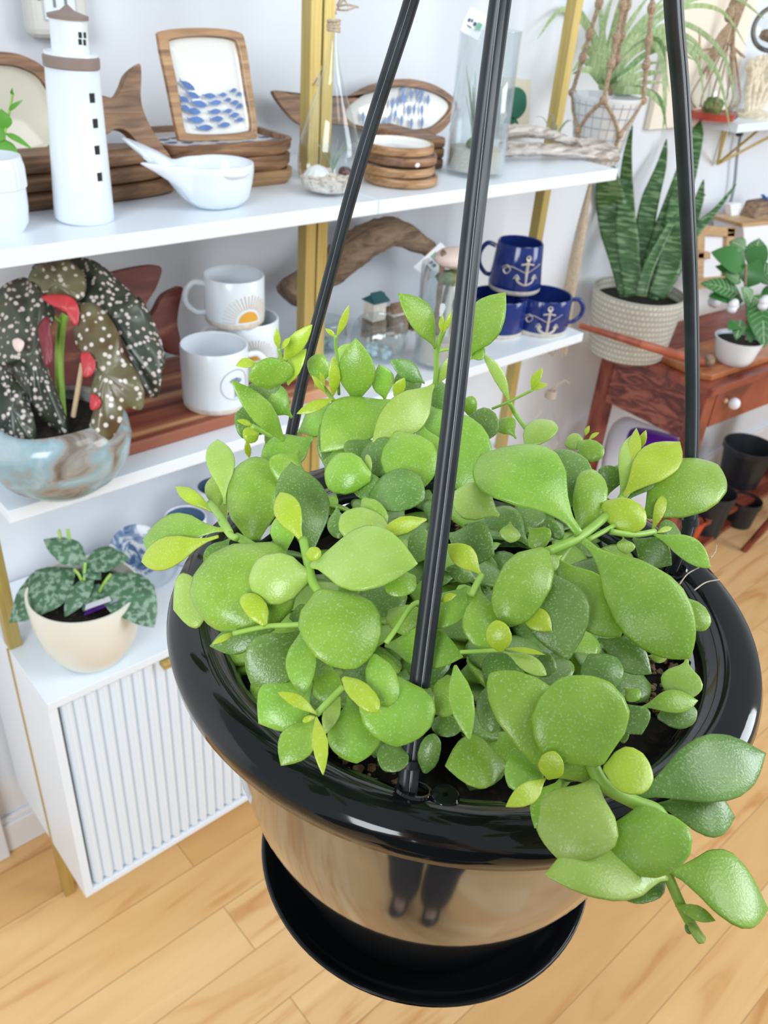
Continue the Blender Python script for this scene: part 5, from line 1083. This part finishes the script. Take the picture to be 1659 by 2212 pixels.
# ------------------------------------------------------------------ the hanging planter
PC = Vector((0.2535, 0.204, 0.0)); RZ = -0.253
t = Thing('hanging_planter', 'glossy black hanging pot overflowing with bright green succulent in the foreground', 'hanging planter', (PC.x, PC.y, -.465))
c = Vector((PC.x, PC.y, 0))
t.part('pot_body', MB().lathe([(.001, -.452), (.070, -.455), (.0755, -.452), (.080, -.43), (.086, -.419), (.0955, -.400), (.1045, -.375), (.1125, -.342), (.1185, -.302), (.1225, -.274), (.1215, -.266), (.112, -.266), (.108, -.30)], c, 96, cap=False), M['potbody'], smooth='full', label='smoky brown mirror-like pot wall')
t.part('rim', MB().lathe([(.1085, -.30), (.1105, -.276), (.1125, -.264), (.1165, -.2575), (.1235, -.2535), (.1320, -.2525), (.1380, -.2550), (.1402, -.2600), (.1395, -.2665), (.1375, -.2680), (.1355, -.2660), (.124, -.2655), (.1215, -.2672)], c, 128, cap=False), M['potblack'], smooth='full', label='wide glossy black rolled rim')
t.part('saucer', MB().lathe([(.001, -.4585), (.072, -.4590), (.080, -.4570), (.090, -.4500), (.0960, -.4425), (.0978, -.4418), (.0985, -.4430), (.092, -.4530), (.083, -.4625), (.074, -.4655), (.001, -.4655)], c, 96, cap=False), M['potblack'], smooth='full', label='glossy black clip-on saucer')
mb = MB().grid(lambda a, b_: Vector((0, 0, 0)), 1, 1); mb = MB()
n_, m_ = 60, 20; vs = []
for j in range(m_+1):
    for i in range(n_): a = 2*pi*i/n_; q = .1115*j/m_; vs.append(c+Vector((q*cos(a), q*sin(a), -.283+rnd.uniform(-.0018, .0018)*(1 if j < m_ else 0))))
mb.add(vs, [(j*n_+i, j*n_+(i+1) % n_, (j+1)*n_+(i+1) % n_, (j+1)*n_+i) for j in range(m_) for i in range(n_)])
so = t.part('soil', mb, M['soil'])
mb = MB()
for i in range(260):
    a = rnd.uniform(-1.2, 1.0) if i % 4 else rnd.uniform(2.9, 3.7); q = .109*sqrt(rnd.random()*.3+.7); mb.ball(c+Vector((q*cos(a), q*sin(a), -.281+rnd.uniform(0, .003))), rnd.uniform(.0007, .0026), 6, 4, (1, 1, .7), .25)
t.part('bark_bits', mb, M['bark'], so, kind='stuff', smooth=False)
# strap foot slots in the rim
def foot(a):
    p = c+Vector((.1225*cos(a), .1225*sin(a), -.2538)); return p
TH = [R(-144.5), R(-24.5), R(95.5)]
for a in TH:
    s_ = Vector((-sin(a), cos(a), 0)); p = c+Vector((.1185*cos(a), .1185*sin(a), -.2555))
    t.part('slot', MB().torus(p+s_*.0, .0062, .0011, (cos(a)*-.45, sin(a)*-.45, 1), 24, 6), M['potblack'])
    t.part('tab', MB().lathe([(.001, .0022), (.0048, .0022), (.0056, .0012), (.0056, 0)], p+s_*.0115, 24, cap=False), M['potblack'])
def strapmb(pts, w_, th):
    pts = smoothpts(pts, 8); k = len(pts); mb = MB(); vs = []
    prof = [(-1, -.2), (-.85, -.62), (-.5, -.80), (-.30, -.84), (-.22, -.76), (-.10, -.90), (.25, -1), (.6, -.86), (.88, -.4), (1, .1), (.9, .6), (.5, .9), (0, 1), (-.5, .9), (-.9, .6)]
    for i, p in enumerate(pts):
        tg = (pts[min(i+1, k-1)]-pts[max(i-1, 0)]).normalized(); rad = Vector((p.x-PC.x, p.y-PC.y, 0))
        rad = rad.normalized() if rad.length > 1e-4 else Vector((-1, 0, 0)); N = (-p).normalized()*.6+rad*.4; N = (N-tg*N.dot(tg)).normalized(); S_ = N.cross(tg)
        for x, z in prof: vs.append(p+S_*(x*w_/2)-N*(z*th/2))
    n = len(prof); mb.add(vs, [(j*n+i, j*n+(i+1) % n, (j+1)*n+(i+1) % n, (j+1)*n+i) for j in range(k-1) for i in range(n)]+[tuple(range(n)), tuple(range((k-1)*n, k*n))])
    sm = MB(); P = []
    for i, p in enumerate(pts):
        tg = (pts[min(i+1, k-1)]-pts[max(i-1, 0)]).normalized(); rad = Vector((p.x-PC.x, p.y-PC.y, 0)); rad = rad.normalized(); N = (-p).normalized()*.6+rad*.4; N = (N-tg*N.dot(tg)).normalized(); S_ = N.cross(tg)
        P.append(p+S_*(-.13*w_)+N*(th*.37))
    sm.tube(P, .00020, 5); return mb, sm
SGN = False
HK = c+Vector((0, 0, .30))
def P_(u, v, d): return at(u, v, d)
fr = [P_(878, 1728, depth(c+Vector((.1185*cos(TH[0]), .1185*sin(TH[0]), -.257)))), P_(885, 1650, .316), P_(916, 1400, .313), P_(954, 1100, .306), P_(989, 800, .298), P_(1020, 500, .290), P_(1051, 230, .282), P_(1080, 0, .273)]
f1 = c+Vector((.1185*cos(TH[2]), .1185*sin(TH[2]), -.257))
lf_ = [f1, P_(608, 1020, .507), P_(628, 940, .503), P_(660, 790, .49), P_(705, 620, .465), P_(752, 440, .44), P_(800, 275, .42), P_(850, 120, .40), P_(888, 0, .386)]
f2 = c+Vector((.1185*cos(TH[1]), .1185*sin(TH[1]), -.257))
rt_ = [f2, P_(1491, 1130, .43), P_(1494, 1000, .422), P_(1496, 850, .41), P_(1493, 650, .39), P_(1484, 430, .36), P_(1471, 200, .33), P_(1455, 0, .302)]
def toHK(P):
    e = P[-1]; d = (P[-1]-P[-2]).normalized(); L = (HK-e).length; out = []
    for k in range(1, 9):
        s = k/8; out.append((e+d*L*s)*(1-s)**1.0+HK*s if False else (e+d*(L*s))*(1-s*s*(3-2*s))+HK*(s*s*(3-2*s)))
    return P+out
fr, lf_, rt_ = toHK(fr), toHK(lf_), toHK(rt_)
for P, w_ in ((fr, .0079), (lf_, .0079), (rt_, .0075)):
    SGN = True
    a, b_ = strapmb(P, w_, .0048); s_ = t.part('strap', a, M['strap'], smooth=True, label='black plastic hanger strap'); t.part('mould_seam', b_, M['seam'], s_, label='thin pale mould seam')
    tg = (P[2]-P[1]).normalized(); t.part('collar', MB().tube([P[1]-tg*.001, P[1]+tg*.0022], .0043, 14), M['strap'], s_)
    
t.part('hook', MB().tube(smoothpts([HK+Vector((0, 0, -.01)), HK+Vector((0, 0, .03)), HK+Vector((.015, 0, .05)), HK+Vector((.03, 0, .035)), HK+Vector((.028, 0, .015))], 6), .003, 8), M['strap'])

# ------------------------------------------------------------------ the succulent
Z0, HD, RD = -.243, .062, .150
def domep(u, v):
    r = ray(u, v); a = HD/RD**2; cx_, cy_ = PC.x, PC.y
    A = a*(r.x**2+r.y**2); B = r.z-2*a*(r.x*cx_+r.y*cy_); Cq = a*(cx_**2+cy_**2)-(Z0+HD)
    D = B*B-4*A*Cq
    tq = (-B-sqrt(D))/(2*A) if D > 0 else -B/(2*A)
    return tq
ZM = {'A': (280, 620, 2.765), 'B': (780, 620, 3.318), 'C': (1159, 850, 3.318), 'D': (340, 1100, 2.765), 'E': (800, 1100, 3.318), 'F': (1059, 1450, 2.765)}
LU = .015
def lp(z, x, y, L):
    ox, oy, s = ZM[z]; u, v = ox+x/s, oy+y/s; return at(u, v, min(domep(u, v), .60)+L*LU), s
# zoom, base, tip, width, layer, colour[, shape]
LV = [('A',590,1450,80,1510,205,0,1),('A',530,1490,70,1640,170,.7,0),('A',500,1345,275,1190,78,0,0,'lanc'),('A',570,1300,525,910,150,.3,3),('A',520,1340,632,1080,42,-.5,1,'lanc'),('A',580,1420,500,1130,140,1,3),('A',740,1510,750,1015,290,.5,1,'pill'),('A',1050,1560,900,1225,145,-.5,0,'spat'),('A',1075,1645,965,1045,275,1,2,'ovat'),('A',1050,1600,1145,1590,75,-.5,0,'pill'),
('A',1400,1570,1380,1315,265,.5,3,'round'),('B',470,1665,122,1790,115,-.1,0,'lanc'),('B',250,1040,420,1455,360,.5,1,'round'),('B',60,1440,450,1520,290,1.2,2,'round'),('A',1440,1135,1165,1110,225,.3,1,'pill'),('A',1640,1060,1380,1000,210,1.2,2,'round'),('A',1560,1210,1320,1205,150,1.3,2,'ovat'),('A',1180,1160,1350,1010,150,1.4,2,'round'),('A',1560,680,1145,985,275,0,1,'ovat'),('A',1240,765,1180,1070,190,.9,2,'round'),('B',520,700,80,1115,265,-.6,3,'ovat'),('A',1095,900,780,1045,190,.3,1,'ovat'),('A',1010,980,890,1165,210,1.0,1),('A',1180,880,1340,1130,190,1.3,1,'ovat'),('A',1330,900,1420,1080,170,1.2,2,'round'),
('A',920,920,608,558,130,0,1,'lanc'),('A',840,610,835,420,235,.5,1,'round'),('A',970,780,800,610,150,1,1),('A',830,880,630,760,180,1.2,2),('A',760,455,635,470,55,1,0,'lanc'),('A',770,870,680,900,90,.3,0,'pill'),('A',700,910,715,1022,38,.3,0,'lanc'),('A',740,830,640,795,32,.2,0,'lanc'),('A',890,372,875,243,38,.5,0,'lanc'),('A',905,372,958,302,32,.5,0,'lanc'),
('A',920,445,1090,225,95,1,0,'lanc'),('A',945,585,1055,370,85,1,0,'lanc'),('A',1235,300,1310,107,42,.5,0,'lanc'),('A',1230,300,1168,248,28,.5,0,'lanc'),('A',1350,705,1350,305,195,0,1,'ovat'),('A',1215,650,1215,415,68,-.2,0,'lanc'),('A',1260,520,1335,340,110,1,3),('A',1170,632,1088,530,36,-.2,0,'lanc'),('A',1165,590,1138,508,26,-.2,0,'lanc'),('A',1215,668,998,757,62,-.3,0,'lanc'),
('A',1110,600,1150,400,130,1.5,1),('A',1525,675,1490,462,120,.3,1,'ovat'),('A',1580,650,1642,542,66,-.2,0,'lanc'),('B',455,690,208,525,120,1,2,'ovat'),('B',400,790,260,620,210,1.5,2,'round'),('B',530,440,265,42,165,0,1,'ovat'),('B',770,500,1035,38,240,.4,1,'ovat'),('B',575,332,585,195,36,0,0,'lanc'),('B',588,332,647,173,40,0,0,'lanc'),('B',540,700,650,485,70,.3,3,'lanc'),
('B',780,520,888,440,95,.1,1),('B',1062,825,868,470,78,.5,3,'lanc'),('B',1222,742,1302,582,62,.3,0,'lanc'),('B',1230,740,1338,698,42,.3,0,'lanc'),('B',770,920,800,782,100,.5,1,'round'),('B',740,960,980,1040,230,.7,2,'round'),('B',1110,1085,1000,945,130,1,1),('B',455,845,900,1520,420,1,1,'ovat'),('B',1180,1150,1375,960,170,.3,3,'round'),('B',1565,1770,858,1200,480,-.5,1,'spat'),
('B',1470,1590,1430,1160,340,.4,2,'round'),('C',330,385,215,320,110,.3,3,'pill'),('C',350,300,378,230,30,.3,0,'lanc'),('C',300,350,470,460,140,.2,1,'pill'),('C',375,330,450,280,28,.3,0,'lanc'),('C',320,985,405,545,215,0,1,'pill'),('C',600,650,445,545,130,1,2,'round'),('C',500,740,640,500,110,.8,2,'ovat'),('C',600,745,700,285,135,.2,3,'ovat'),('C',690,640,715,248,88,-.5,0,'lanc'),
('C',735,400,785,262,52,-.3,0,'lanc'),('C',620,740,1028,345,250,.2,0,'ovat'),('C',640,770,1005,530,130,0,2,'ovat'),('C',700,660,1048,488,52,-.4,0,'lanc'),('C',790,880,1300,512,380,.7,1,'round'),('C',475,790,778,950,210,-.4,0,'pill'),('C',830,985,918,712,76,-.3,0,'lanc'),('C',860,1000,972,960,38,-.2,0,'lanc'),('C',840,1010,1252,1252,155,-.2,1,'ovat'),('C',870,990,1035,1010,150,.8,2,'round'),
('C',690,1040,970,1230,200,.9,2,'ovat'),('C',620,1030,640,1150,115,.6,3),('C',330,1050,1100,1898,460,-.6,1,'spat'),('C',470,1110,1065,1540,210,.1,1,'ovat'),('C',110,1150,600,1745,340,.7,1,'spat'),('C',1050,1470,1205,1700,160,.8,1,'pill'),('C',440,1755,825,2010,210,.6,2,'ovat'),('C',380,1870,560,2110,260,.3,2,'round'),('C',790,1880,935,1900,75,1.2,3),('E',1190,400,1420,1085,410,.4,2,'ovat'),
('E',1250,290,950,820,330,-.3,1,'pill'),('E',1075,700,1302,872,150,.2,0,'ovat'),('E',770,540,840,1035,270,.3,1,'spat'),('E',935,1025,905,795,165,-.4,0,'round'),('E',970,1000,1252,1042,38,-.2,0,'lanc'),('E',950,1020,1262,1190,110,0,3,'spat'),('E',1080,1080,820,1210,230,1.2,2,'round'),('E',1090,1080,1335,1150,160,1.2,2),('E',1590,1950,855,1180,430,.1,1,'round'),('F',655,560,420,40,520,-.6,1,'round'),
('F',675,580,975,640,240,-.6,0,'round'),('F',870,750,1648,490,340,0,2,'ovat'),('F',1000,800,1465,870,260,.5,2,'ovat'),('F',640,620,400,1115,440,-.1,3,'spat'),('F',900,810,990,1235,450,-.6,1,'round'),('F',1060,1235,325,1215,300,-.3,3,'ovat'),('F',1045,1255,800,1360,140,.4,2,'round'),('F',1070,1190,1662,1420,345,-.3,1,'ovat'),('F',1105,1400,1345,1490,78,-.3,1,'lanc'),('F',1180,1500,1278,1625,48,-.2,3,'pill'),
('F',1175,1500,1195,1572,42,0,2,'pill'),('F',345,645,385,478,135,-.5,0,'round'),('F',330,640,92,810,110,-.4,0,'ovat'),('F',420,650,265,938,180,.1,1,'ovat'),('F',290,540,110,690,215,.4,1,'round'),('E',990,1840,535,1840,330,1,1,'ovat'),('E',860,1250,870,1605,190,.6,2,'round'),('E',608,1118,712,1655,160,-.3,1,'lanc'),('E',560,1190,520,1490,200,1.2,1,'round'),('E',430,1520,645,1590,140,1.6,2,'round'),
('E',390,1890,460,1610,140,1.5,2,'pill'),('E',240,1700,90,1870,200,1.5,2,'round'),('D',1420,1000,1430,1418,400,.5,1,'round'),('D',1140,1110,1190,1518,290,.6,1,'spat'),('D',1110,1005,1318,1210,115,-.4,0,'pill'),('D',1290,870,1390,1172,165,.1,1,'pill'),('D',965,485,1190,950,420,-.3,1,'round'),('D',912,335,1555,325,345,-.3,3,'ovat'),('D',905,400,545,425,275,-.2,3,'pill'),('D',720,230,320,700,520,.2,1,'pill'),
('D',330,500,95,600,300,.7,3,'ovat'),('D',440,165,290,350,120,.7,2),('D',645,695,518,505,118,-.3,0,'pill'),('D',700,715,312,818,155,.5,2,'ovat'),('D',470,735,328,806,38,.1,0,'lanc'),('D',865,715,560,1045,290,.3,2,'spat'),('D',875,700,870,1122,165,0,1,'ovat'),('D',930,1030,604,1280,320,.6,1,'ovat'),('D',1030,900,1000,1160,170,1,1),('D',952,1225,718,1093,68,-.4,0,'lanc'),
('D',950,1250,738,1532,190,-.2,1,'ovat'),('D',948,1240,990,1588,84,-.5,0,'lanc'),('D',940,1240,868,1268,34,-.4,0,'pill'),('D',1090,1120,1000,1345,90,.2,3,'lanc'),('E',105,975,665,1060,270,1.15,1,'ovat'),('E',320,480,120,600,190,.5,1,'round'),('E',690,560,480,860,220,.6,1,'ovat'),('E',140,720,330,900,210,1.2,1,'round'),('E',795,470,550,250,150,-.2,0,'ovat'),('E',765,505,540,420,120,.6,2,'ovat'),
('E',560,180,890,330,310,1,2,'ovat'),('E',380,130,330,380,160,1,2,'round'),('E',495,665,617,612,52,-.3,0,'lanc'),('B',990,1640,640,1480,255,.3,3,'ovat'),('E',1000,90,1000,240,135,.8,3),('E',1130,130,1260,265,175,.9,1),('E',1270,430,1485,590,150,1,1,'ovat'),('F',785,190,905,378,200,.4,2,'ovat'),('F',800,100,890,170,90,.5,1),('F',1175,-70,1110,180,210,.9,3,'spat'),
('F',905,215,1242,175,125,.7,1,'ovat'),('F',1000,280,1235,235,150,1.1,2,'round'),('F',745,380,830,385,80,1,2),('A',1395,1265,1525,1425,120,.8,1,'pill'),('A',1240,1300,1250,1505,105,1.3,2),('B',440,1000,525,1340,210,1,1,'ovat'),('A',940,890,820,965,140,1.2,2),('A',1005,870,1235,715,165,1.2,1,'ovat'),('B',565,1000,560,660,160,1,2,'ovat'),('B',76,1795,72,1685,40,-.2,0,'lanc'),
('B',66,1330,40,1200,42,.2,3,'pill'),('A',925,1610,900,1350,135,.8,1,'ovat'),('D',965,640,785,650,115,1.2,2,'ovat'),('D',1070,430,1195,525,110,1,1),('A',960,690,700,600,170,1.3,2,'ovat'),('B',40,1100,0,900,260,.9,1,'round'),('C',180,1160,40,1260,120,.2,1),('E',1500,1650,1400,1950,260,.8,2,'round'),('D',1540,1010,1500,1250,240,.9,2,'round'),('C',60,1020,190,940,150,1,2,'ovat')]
pl_ = t.part('succulent', MB().tube([c+Vector((0, 0, -.284)), c+Vector((0, 0, -.25))], .004, 8), M['stem'], label='dense trailing succulent with fleshy spoon leaves')
up = Vector((0, 0, 1)); res = []
for i, L in enumerate(LV):
    z, bx, by, tx, ty, w_, ly, col = L[:8]; s_ = L[8] if len(L) > 8 else 'spat'
    if s_ == 'ovat': s_ = 'suc'
    Bp, s = lp(z, bx, by, ly+.35); Tp, s = lp(z, tx, ty, ly-.1)
    dB, dT = depth(Bp), depth(Tp); dm = (dB+dT)/2; Lp = hypot(tx-bx, ty-by)/s/F*dm; lim = .28*Lp
    if abs(dT-dB)/2 > lim: sg = 1 if dT > dB else -1; Bp *= (dm-sg*lim)/dB; Tp *= (dm+sg*lim)/dT
    view = -(Bp+Tp).normalized(); rv = Vector((rnd.uniform(-1, 1), rnd.uniform(-1, 1), rnd.uniform(-.5, 1))).normalized()
    ax = (Tp-Bp).normalized(); N = view*.75+up*.45+rv*.28; N = (N-ax*N.dot(ax)).normalized(); vp = (view-ax*view.dot(ax)).normalized()
    cs = max(.55, abs(N.dot(vp))); W = 1.13*(w_/s)/F*depth((Bp+Tp)/2)/cs
    ln = (Tp-Bp).length
    small = ln*W
    mb = leafmb(MB(), Bp, Tp, W, N, bend=rnd.uniform(.05, .13), th=.17 if s_ != 'pill' else .3, cup=rnd.uniform(-.10, .16) if s_ != 'pill' else -.05, sh=s_, nl=22, ns=16, side=rnd.uniform(-.03, .03))
    res.append((small, mb, col))
res.sort(key=lambda q: -q[0])
for k, (a_, mb, col) in enumerate(res[:100]): t.part('leaf', mb, LM[col], pl_, smooth='full')
for col in range(4):
    pass
ms = MB()
for (a_, mb, col) in res[100:]: ms.add(mb.v, mb.f)
so_ = t.part('young_leaves', ms, LM[0], pl_, smooth='full', kind='stuff', label='small lime young leaves')
so_.data.materials.append(LM[1]); so_.data.materials.append(LM[2]); so_.data.materials.append(LM[3])
fi = 0
for (a_, mb, col) in res[100:]:
    for _ in mb.f: so_.data.polygons[fi].material_index = col; fi += 1
# understorey: deeper leaves filling the pot
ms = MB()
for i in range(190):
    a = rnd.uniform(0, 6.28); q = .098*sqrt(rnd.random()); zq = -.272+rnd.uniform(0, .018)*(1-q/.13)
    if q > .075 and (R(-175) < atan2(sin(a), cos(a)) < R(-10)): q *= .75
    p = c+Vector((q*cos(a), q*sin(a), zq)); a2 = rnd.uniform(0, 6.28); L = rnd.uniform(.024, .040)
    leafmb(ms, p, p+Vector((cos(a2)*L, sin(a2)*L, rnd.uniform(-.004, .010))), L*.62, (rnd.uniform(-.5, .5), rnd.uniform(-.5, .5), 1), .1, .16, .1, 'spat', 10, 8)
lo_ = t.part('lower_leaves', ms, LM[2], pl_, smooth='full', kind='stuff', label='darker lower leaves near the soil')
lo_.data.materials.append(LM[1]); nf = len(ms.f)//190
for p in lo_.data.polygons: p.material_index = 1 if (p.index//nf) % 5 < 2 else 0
# stems
ST = [('B', [(500, 760), (530, 690), (540, 560), (545, 440), (590, 310)], 36), ('B', [(540, 462), (640, 445), (790, 480)], 26), ('B', [(1230, 738), (1060, 822), (940, 872)], 20), ('B', [(1060, 822), (1120, 930), (1210, 1050)], 34), ('C', [(60, 1140), (300, 1035), (510, 870)], 70), ('C', [(360, 1055), (560, 945)], 38),
      ('C', [(530, 990), (700, 1012), (845, 990)], 46), ('A', [(600, 1470), (560, 1400), (480, 1290)], 46), ('A', [(545, 1400), (600, 1480), (640, 1500)], 40), ('D', [(870, 180), (905, 350), (930, 440), (975, 500)], 54), ('D', [(980, 680), (820, 690), (640, 702), (455, 742)], 34), ('D', [(1110, 1060), (1030, 1140), (950, 1225)], 42),
      ('E', [(110, 960), (190, 850), (290, 700), (350, 665)], 40), ('E', [(640, 1025), (780, 1018), (930, 1010)], 32), ('F', [(600, 540), (680, 680), (860, 780), (1000, 840), (1090, 1000)], 85), ('F', [(1050, 1190), (1100, 1310), (1160, 1440), (1230, 1560), (1262, 1605)], 62), ('A', [(1230, 290), (1232, 360), (1240, 430), (1250, 640)], 22),
      ('A', [(1130, 560), (1190, 640), (1260, 740)], 28), ('A', [(890, 370), (900, 410), (908, 440)], 22), ('A', [(730, 830), (830, 880), (930, 925)], 32), ('E', [(720, 620), (760, 540), (800, 470)], 50), ('C', [(590, 790), (650, 690), (760, 600)], 60), ('C', [(260, 1060), (160, 1200), (60, 1420)], 60), ('D', [(975, 500), (1000, 640), (1080, 800)], 50), ('F', [(560, 420), (520, 560), (400, 700)], 60), ('A', [(640, 1490), (760, 1560), (860, 1620)], 50), ('B', [(500, 760), (430, 900), (420, 1100)], 50), ('F', [(620, 560), (560, 480), (300, 300)], 60)]
for i, (z, P, w_) in enumerate(ST):
    ly = .15 if i < 21 else 1.2
    pts = [lp(z, x, y, ly)[0] for x, y in P]; s = ZM[z][2]; rr_ = w_/s/F*depth(pts[0])/2
    t.part('stem', MB().tube(smoothpts(pts, 5), rr_, 10), M['stem'], pl_, smooth='full')
# dry roots at the right of the rim
mb = MB()
for P in [[(1468, 1262), (1485, 1240), (1510, 1226)], [(1500, 1275), (1525, 1258), (1555, 1252)], [(1535, 1205), (1545, 1192), (1548, 1178)]]: mb.tube(smoothpts([at(u, v, domep(u, v)+.004) for u, v in P], 4), .0003, 5)
t.part('dry_roots', mb, M['juteL'], pl_, label='thin dry roots')
# ------------------------------------------------------------------ the photographer (behind the camera, mirrored in the glossy pot)
zb_ = RM @ Vector((0, 0, 1)); fw = Vector((-zb_.x, -zb_.y, 0)).normalized(); rt = Vector((fw.y, -fw.x, 0)); PO = -fw*.25+Vector((0, 0, FZ))
def W_(x, y, z): return PO+rt*x+fw*y+Vector((0, 0, z))
def K_(x, y, z): return RM @ Vector((x, y, z))
M['skin'] = noisy('skin', [(0.3, (0.50, 0.30, 0.22)), (0.7, (0.60, 0.38, 0.29))], 0.5, ns=12, Subsurface_Weight=0.1)
M['jacket'] = noisy('navy_knit', [(0.3, (0.008, 0.014, 0.024)), (0.7, (0.022, 0.034, 0.052))], 0.9, ns=90, bump=0.4)
M['trouser'] = noisy('dark_trousers', [(0.3, (0.008, 0.012, 0.020)), (0.7, (0.018, 0.024, 0.034))], 0.85, ns=60)
M['shoe'] = mat('black_shoe', (0.01, 0.01, 0.012), 0.4); M['hair'] = noisy('brown_hair', [(0.3, (0.03, 0.018, 0.010)), (0.7, (0.09, 0.05, 0.028))], 0.5, (6, 6, 1), 20)
def skinned(name, pts, edges, rad, m_, root=0, sub=2):
    me = bpy.data.meshes.new(name); me.from_pydata([tuple(p-PO) for p in pts], edges, []); me.update(); o = bpy.data.objects.new(name, me); C.objects.link(o)
    md = o.modifiers.new('skin', 'SKIN'); md.use_smooth_shade = True
    if not me.skin_vertices: 
        bm = bmesh.new(); bm.from_mesh(me); bm.verts.layers.skin.verify(); bm.to_mesh(me); bm.free()
    for i, s_ in enumerate(me.skin_vertices[0].data): s_.radius = rad[i] if isinstance(rad[i], tuple) else (rad[i], rad[i]); s_.use_root = (i == root)
    sb = o.modifiers.new('sub', 'SUBSURF'); sb.levels = sub; sb.render_levels = sub; me.materials.append(m_); return o
pe = Thing('person', 'person in dark navy clothes holding a phone, mirrored in the glossy pot', 'person', PO)
pts, ed, rad = [], [], []
def v_(p, r, par=None): pts.append(p); rad.append(r); (ed.append((par, len(pts)-1)) if par is not None else None); return len(pts)-1
pel = v_(W_(0, 0, .95), (.15, .10)); sp = v_(W_(0, 0, 1.15), (.125, .09), pel); ch = v_(W_(0, -.01, 1.33), (.15, .10), sp); nb = v_(W_(0, -.01, 1.46), .06, ch); nk = v_(W_(0, .01, 1.53), .052, nb)
hb = v_(W_(0, .03, 1.60), (.062, .075), nk); hm = v_(W_(0, .03, 1.67), (.072, .090), hb); v_(W_(0, .02, 1.735), (.052, .066), hm)
body_end = {}
for s in (-1, 1):
    sh_ = v_(W_(s*.17, -.01, 1.42), .055, nb if False else ch); el = v_(W_(s*.31, .06, 1.22), .040, sh_); fo = v_(W_(s*.20, .15, 1.36), .036, el)
    wr = v_(K_(s*.062, -.175, .045), .024, fo); pm = v_(K_(s*.052, -.115, .030), (.030, .014), wr)
    for k, (dx, L) in enumerate([(-.9, .068), (-.3, .078), (.3, .074), (.9, .058)]):      # four fingers behind the phone
        b0 = K_(s*(.044+.002*k), -.085+.018*k, .026); q = v_(b0, .0085, pm); q2 = v_(K_(s*.018, -.078+.020*k, .024), .0078, q); v_(K_(s*(.036-L), -.076+.020*k, .021), .0066, q2)
    th_ = v_(K_(s*.050, -.085, .020), .0105, pm); th2 = v_(K_(s*.044, -.060, .016), .0095, th_); v_(K_(s*.041, -.035, .016), .0080, th2)
    hp_ = v_(W_(s*.09, 0, .88), .085, pel); kn_ = v_(W_(s*.09, .10, .50), .056, hp_); an = v_(W_(s*.085, .15, .10), .038, kn_); v_(W_(s*.09, .27, .035), .032, an)
b_ = skinned('body', pts, ed, rad, M['skin']); b_.parent = pe.o
# clothing follows the body
pts, ed, rad = [], [], []
pel = v_(W_(0, 0, .90), (.175, .125)); sp = v_(W_(0, 0, 1.15), (.155, .115), pel); ch = v_(W_(0, -.01, 1.33), (.175, .12), sp); nb = v_(W_(0, -.01, 1.47), .070, ch)
for s in (-1, 1):
    sh_ = v_(W_(s*.175, -.01, 1.42), .070, ch); el = v_(W_(s*.315, .06, 1.215), .054, sh_); fo = v_(W_(s*.20, .15, 1.36), .047, el); v_(K_(s*.072, -.20, .055), .036, fo)
j_ = skinned('jacket', pts, ed, rad, M['jacket']); j_.parent = pe.o; j_['label'] = 'dark navy knit jacket'
pts, ed, rad = [], [], []
pel = v_(W_(0, 0, .93), (.165, .115))
for s in (-1, 1):
    hp_ = v_(W_(s*.095, 0, .84), .100, pel); kn_ = v_(W_(s*.092, .10, .50), .096, hp_); v_(W_(s*.090, .15, .07), .096, kn_)
j_ = skinned('trousers', pts, ed, rad, M['trouser']); j_.parent = pe.o; j_['label'] = 'dark trousers'
for s in (-1, 1):
    mb = MB().ball((0, 0, 0), 1, 20, 12, (.048, .135, .048)); i0 = [setattr(q, 'z', max(q.z, -.028)) for q in mb.v]
    mb.xf(Matrix.Translation(W_(s*.092, .215, .030)) @ Matrix((rt, fw, Vector((0, 0, 1)))).transposed().to_4x4()); pe.part('shoe', mb, M['shoe'])
fm = Matrix.Translation(W_(0, .03, 1.655)) @ Matrix((rt, fw, Vector((0, 0, 1)))).transposed().to_4x4()
hr = MB().ball((0, -.012, .022), 1, 28, 18, (.086, .102, .108))
for q in hr.v:
    if q.y > .02 and q.z < .065: q.y = .02+(q.y-.02)*.1
    if q.z < -.02: q.x *= .92
pe.part('hair', hr.xf(fm), M['hair'])
for s in (-1, 1):
    e_ = pe.part('eye', MB().ball((s*.031, .083, .015), .0125, 14, 10).xf(fm), M['enamel']); pe.part('iris', MB().ball((s*.031, .0925, .013), .0056, 12, 8).xf(fm), M['greyblue'], e_)
    pe.part('ear', MB().ball((s*.079, .005, .0), 1, 12, 10, (.010, .020, .032)).xf(fm), M['skin']); pe.part('eyebrow', MB().tube([(s*.014, .092, .034), (s*.032, .093, .039), (s*.048, .083, .034)], .003, 6).xf(fm), M['hair'])
pe.part('nose', MB().ball((0, .096, -.008), 1, 12, 10, (.012, .018, .024)).xf(fm), M['skin']); pe.part('mouth', MB().ball((0, .088, -.042), 1, 14, 8, (.024, .010, .008)).xf(fm), M['beggarnet'])
ph_ = Thing('phone', 'dark phone held up by the person taking the picture', 'phone', K_(0, -.04, .01))
ph_.part('case', MB().box((-.037, -.128, .006), (.037, .022, .014)).xf(RM.to_4x4()), mat('phone_case', (0.05, 0.06, 0.07), 0.35), smooth=False, bevel=.003)
ph_.part('camera_bump', MB().box((-.012, -.018, .003), (.020, .016, .006)).xf(RM.to_4x4()), M['stone'], smooth=False, bevel=.001)
ph_.part('screen', MB().box((-.034, -.125, .0140), (.034, .019, .0146)).xf(RM.to_4x4()), M['black'], smooth=False)
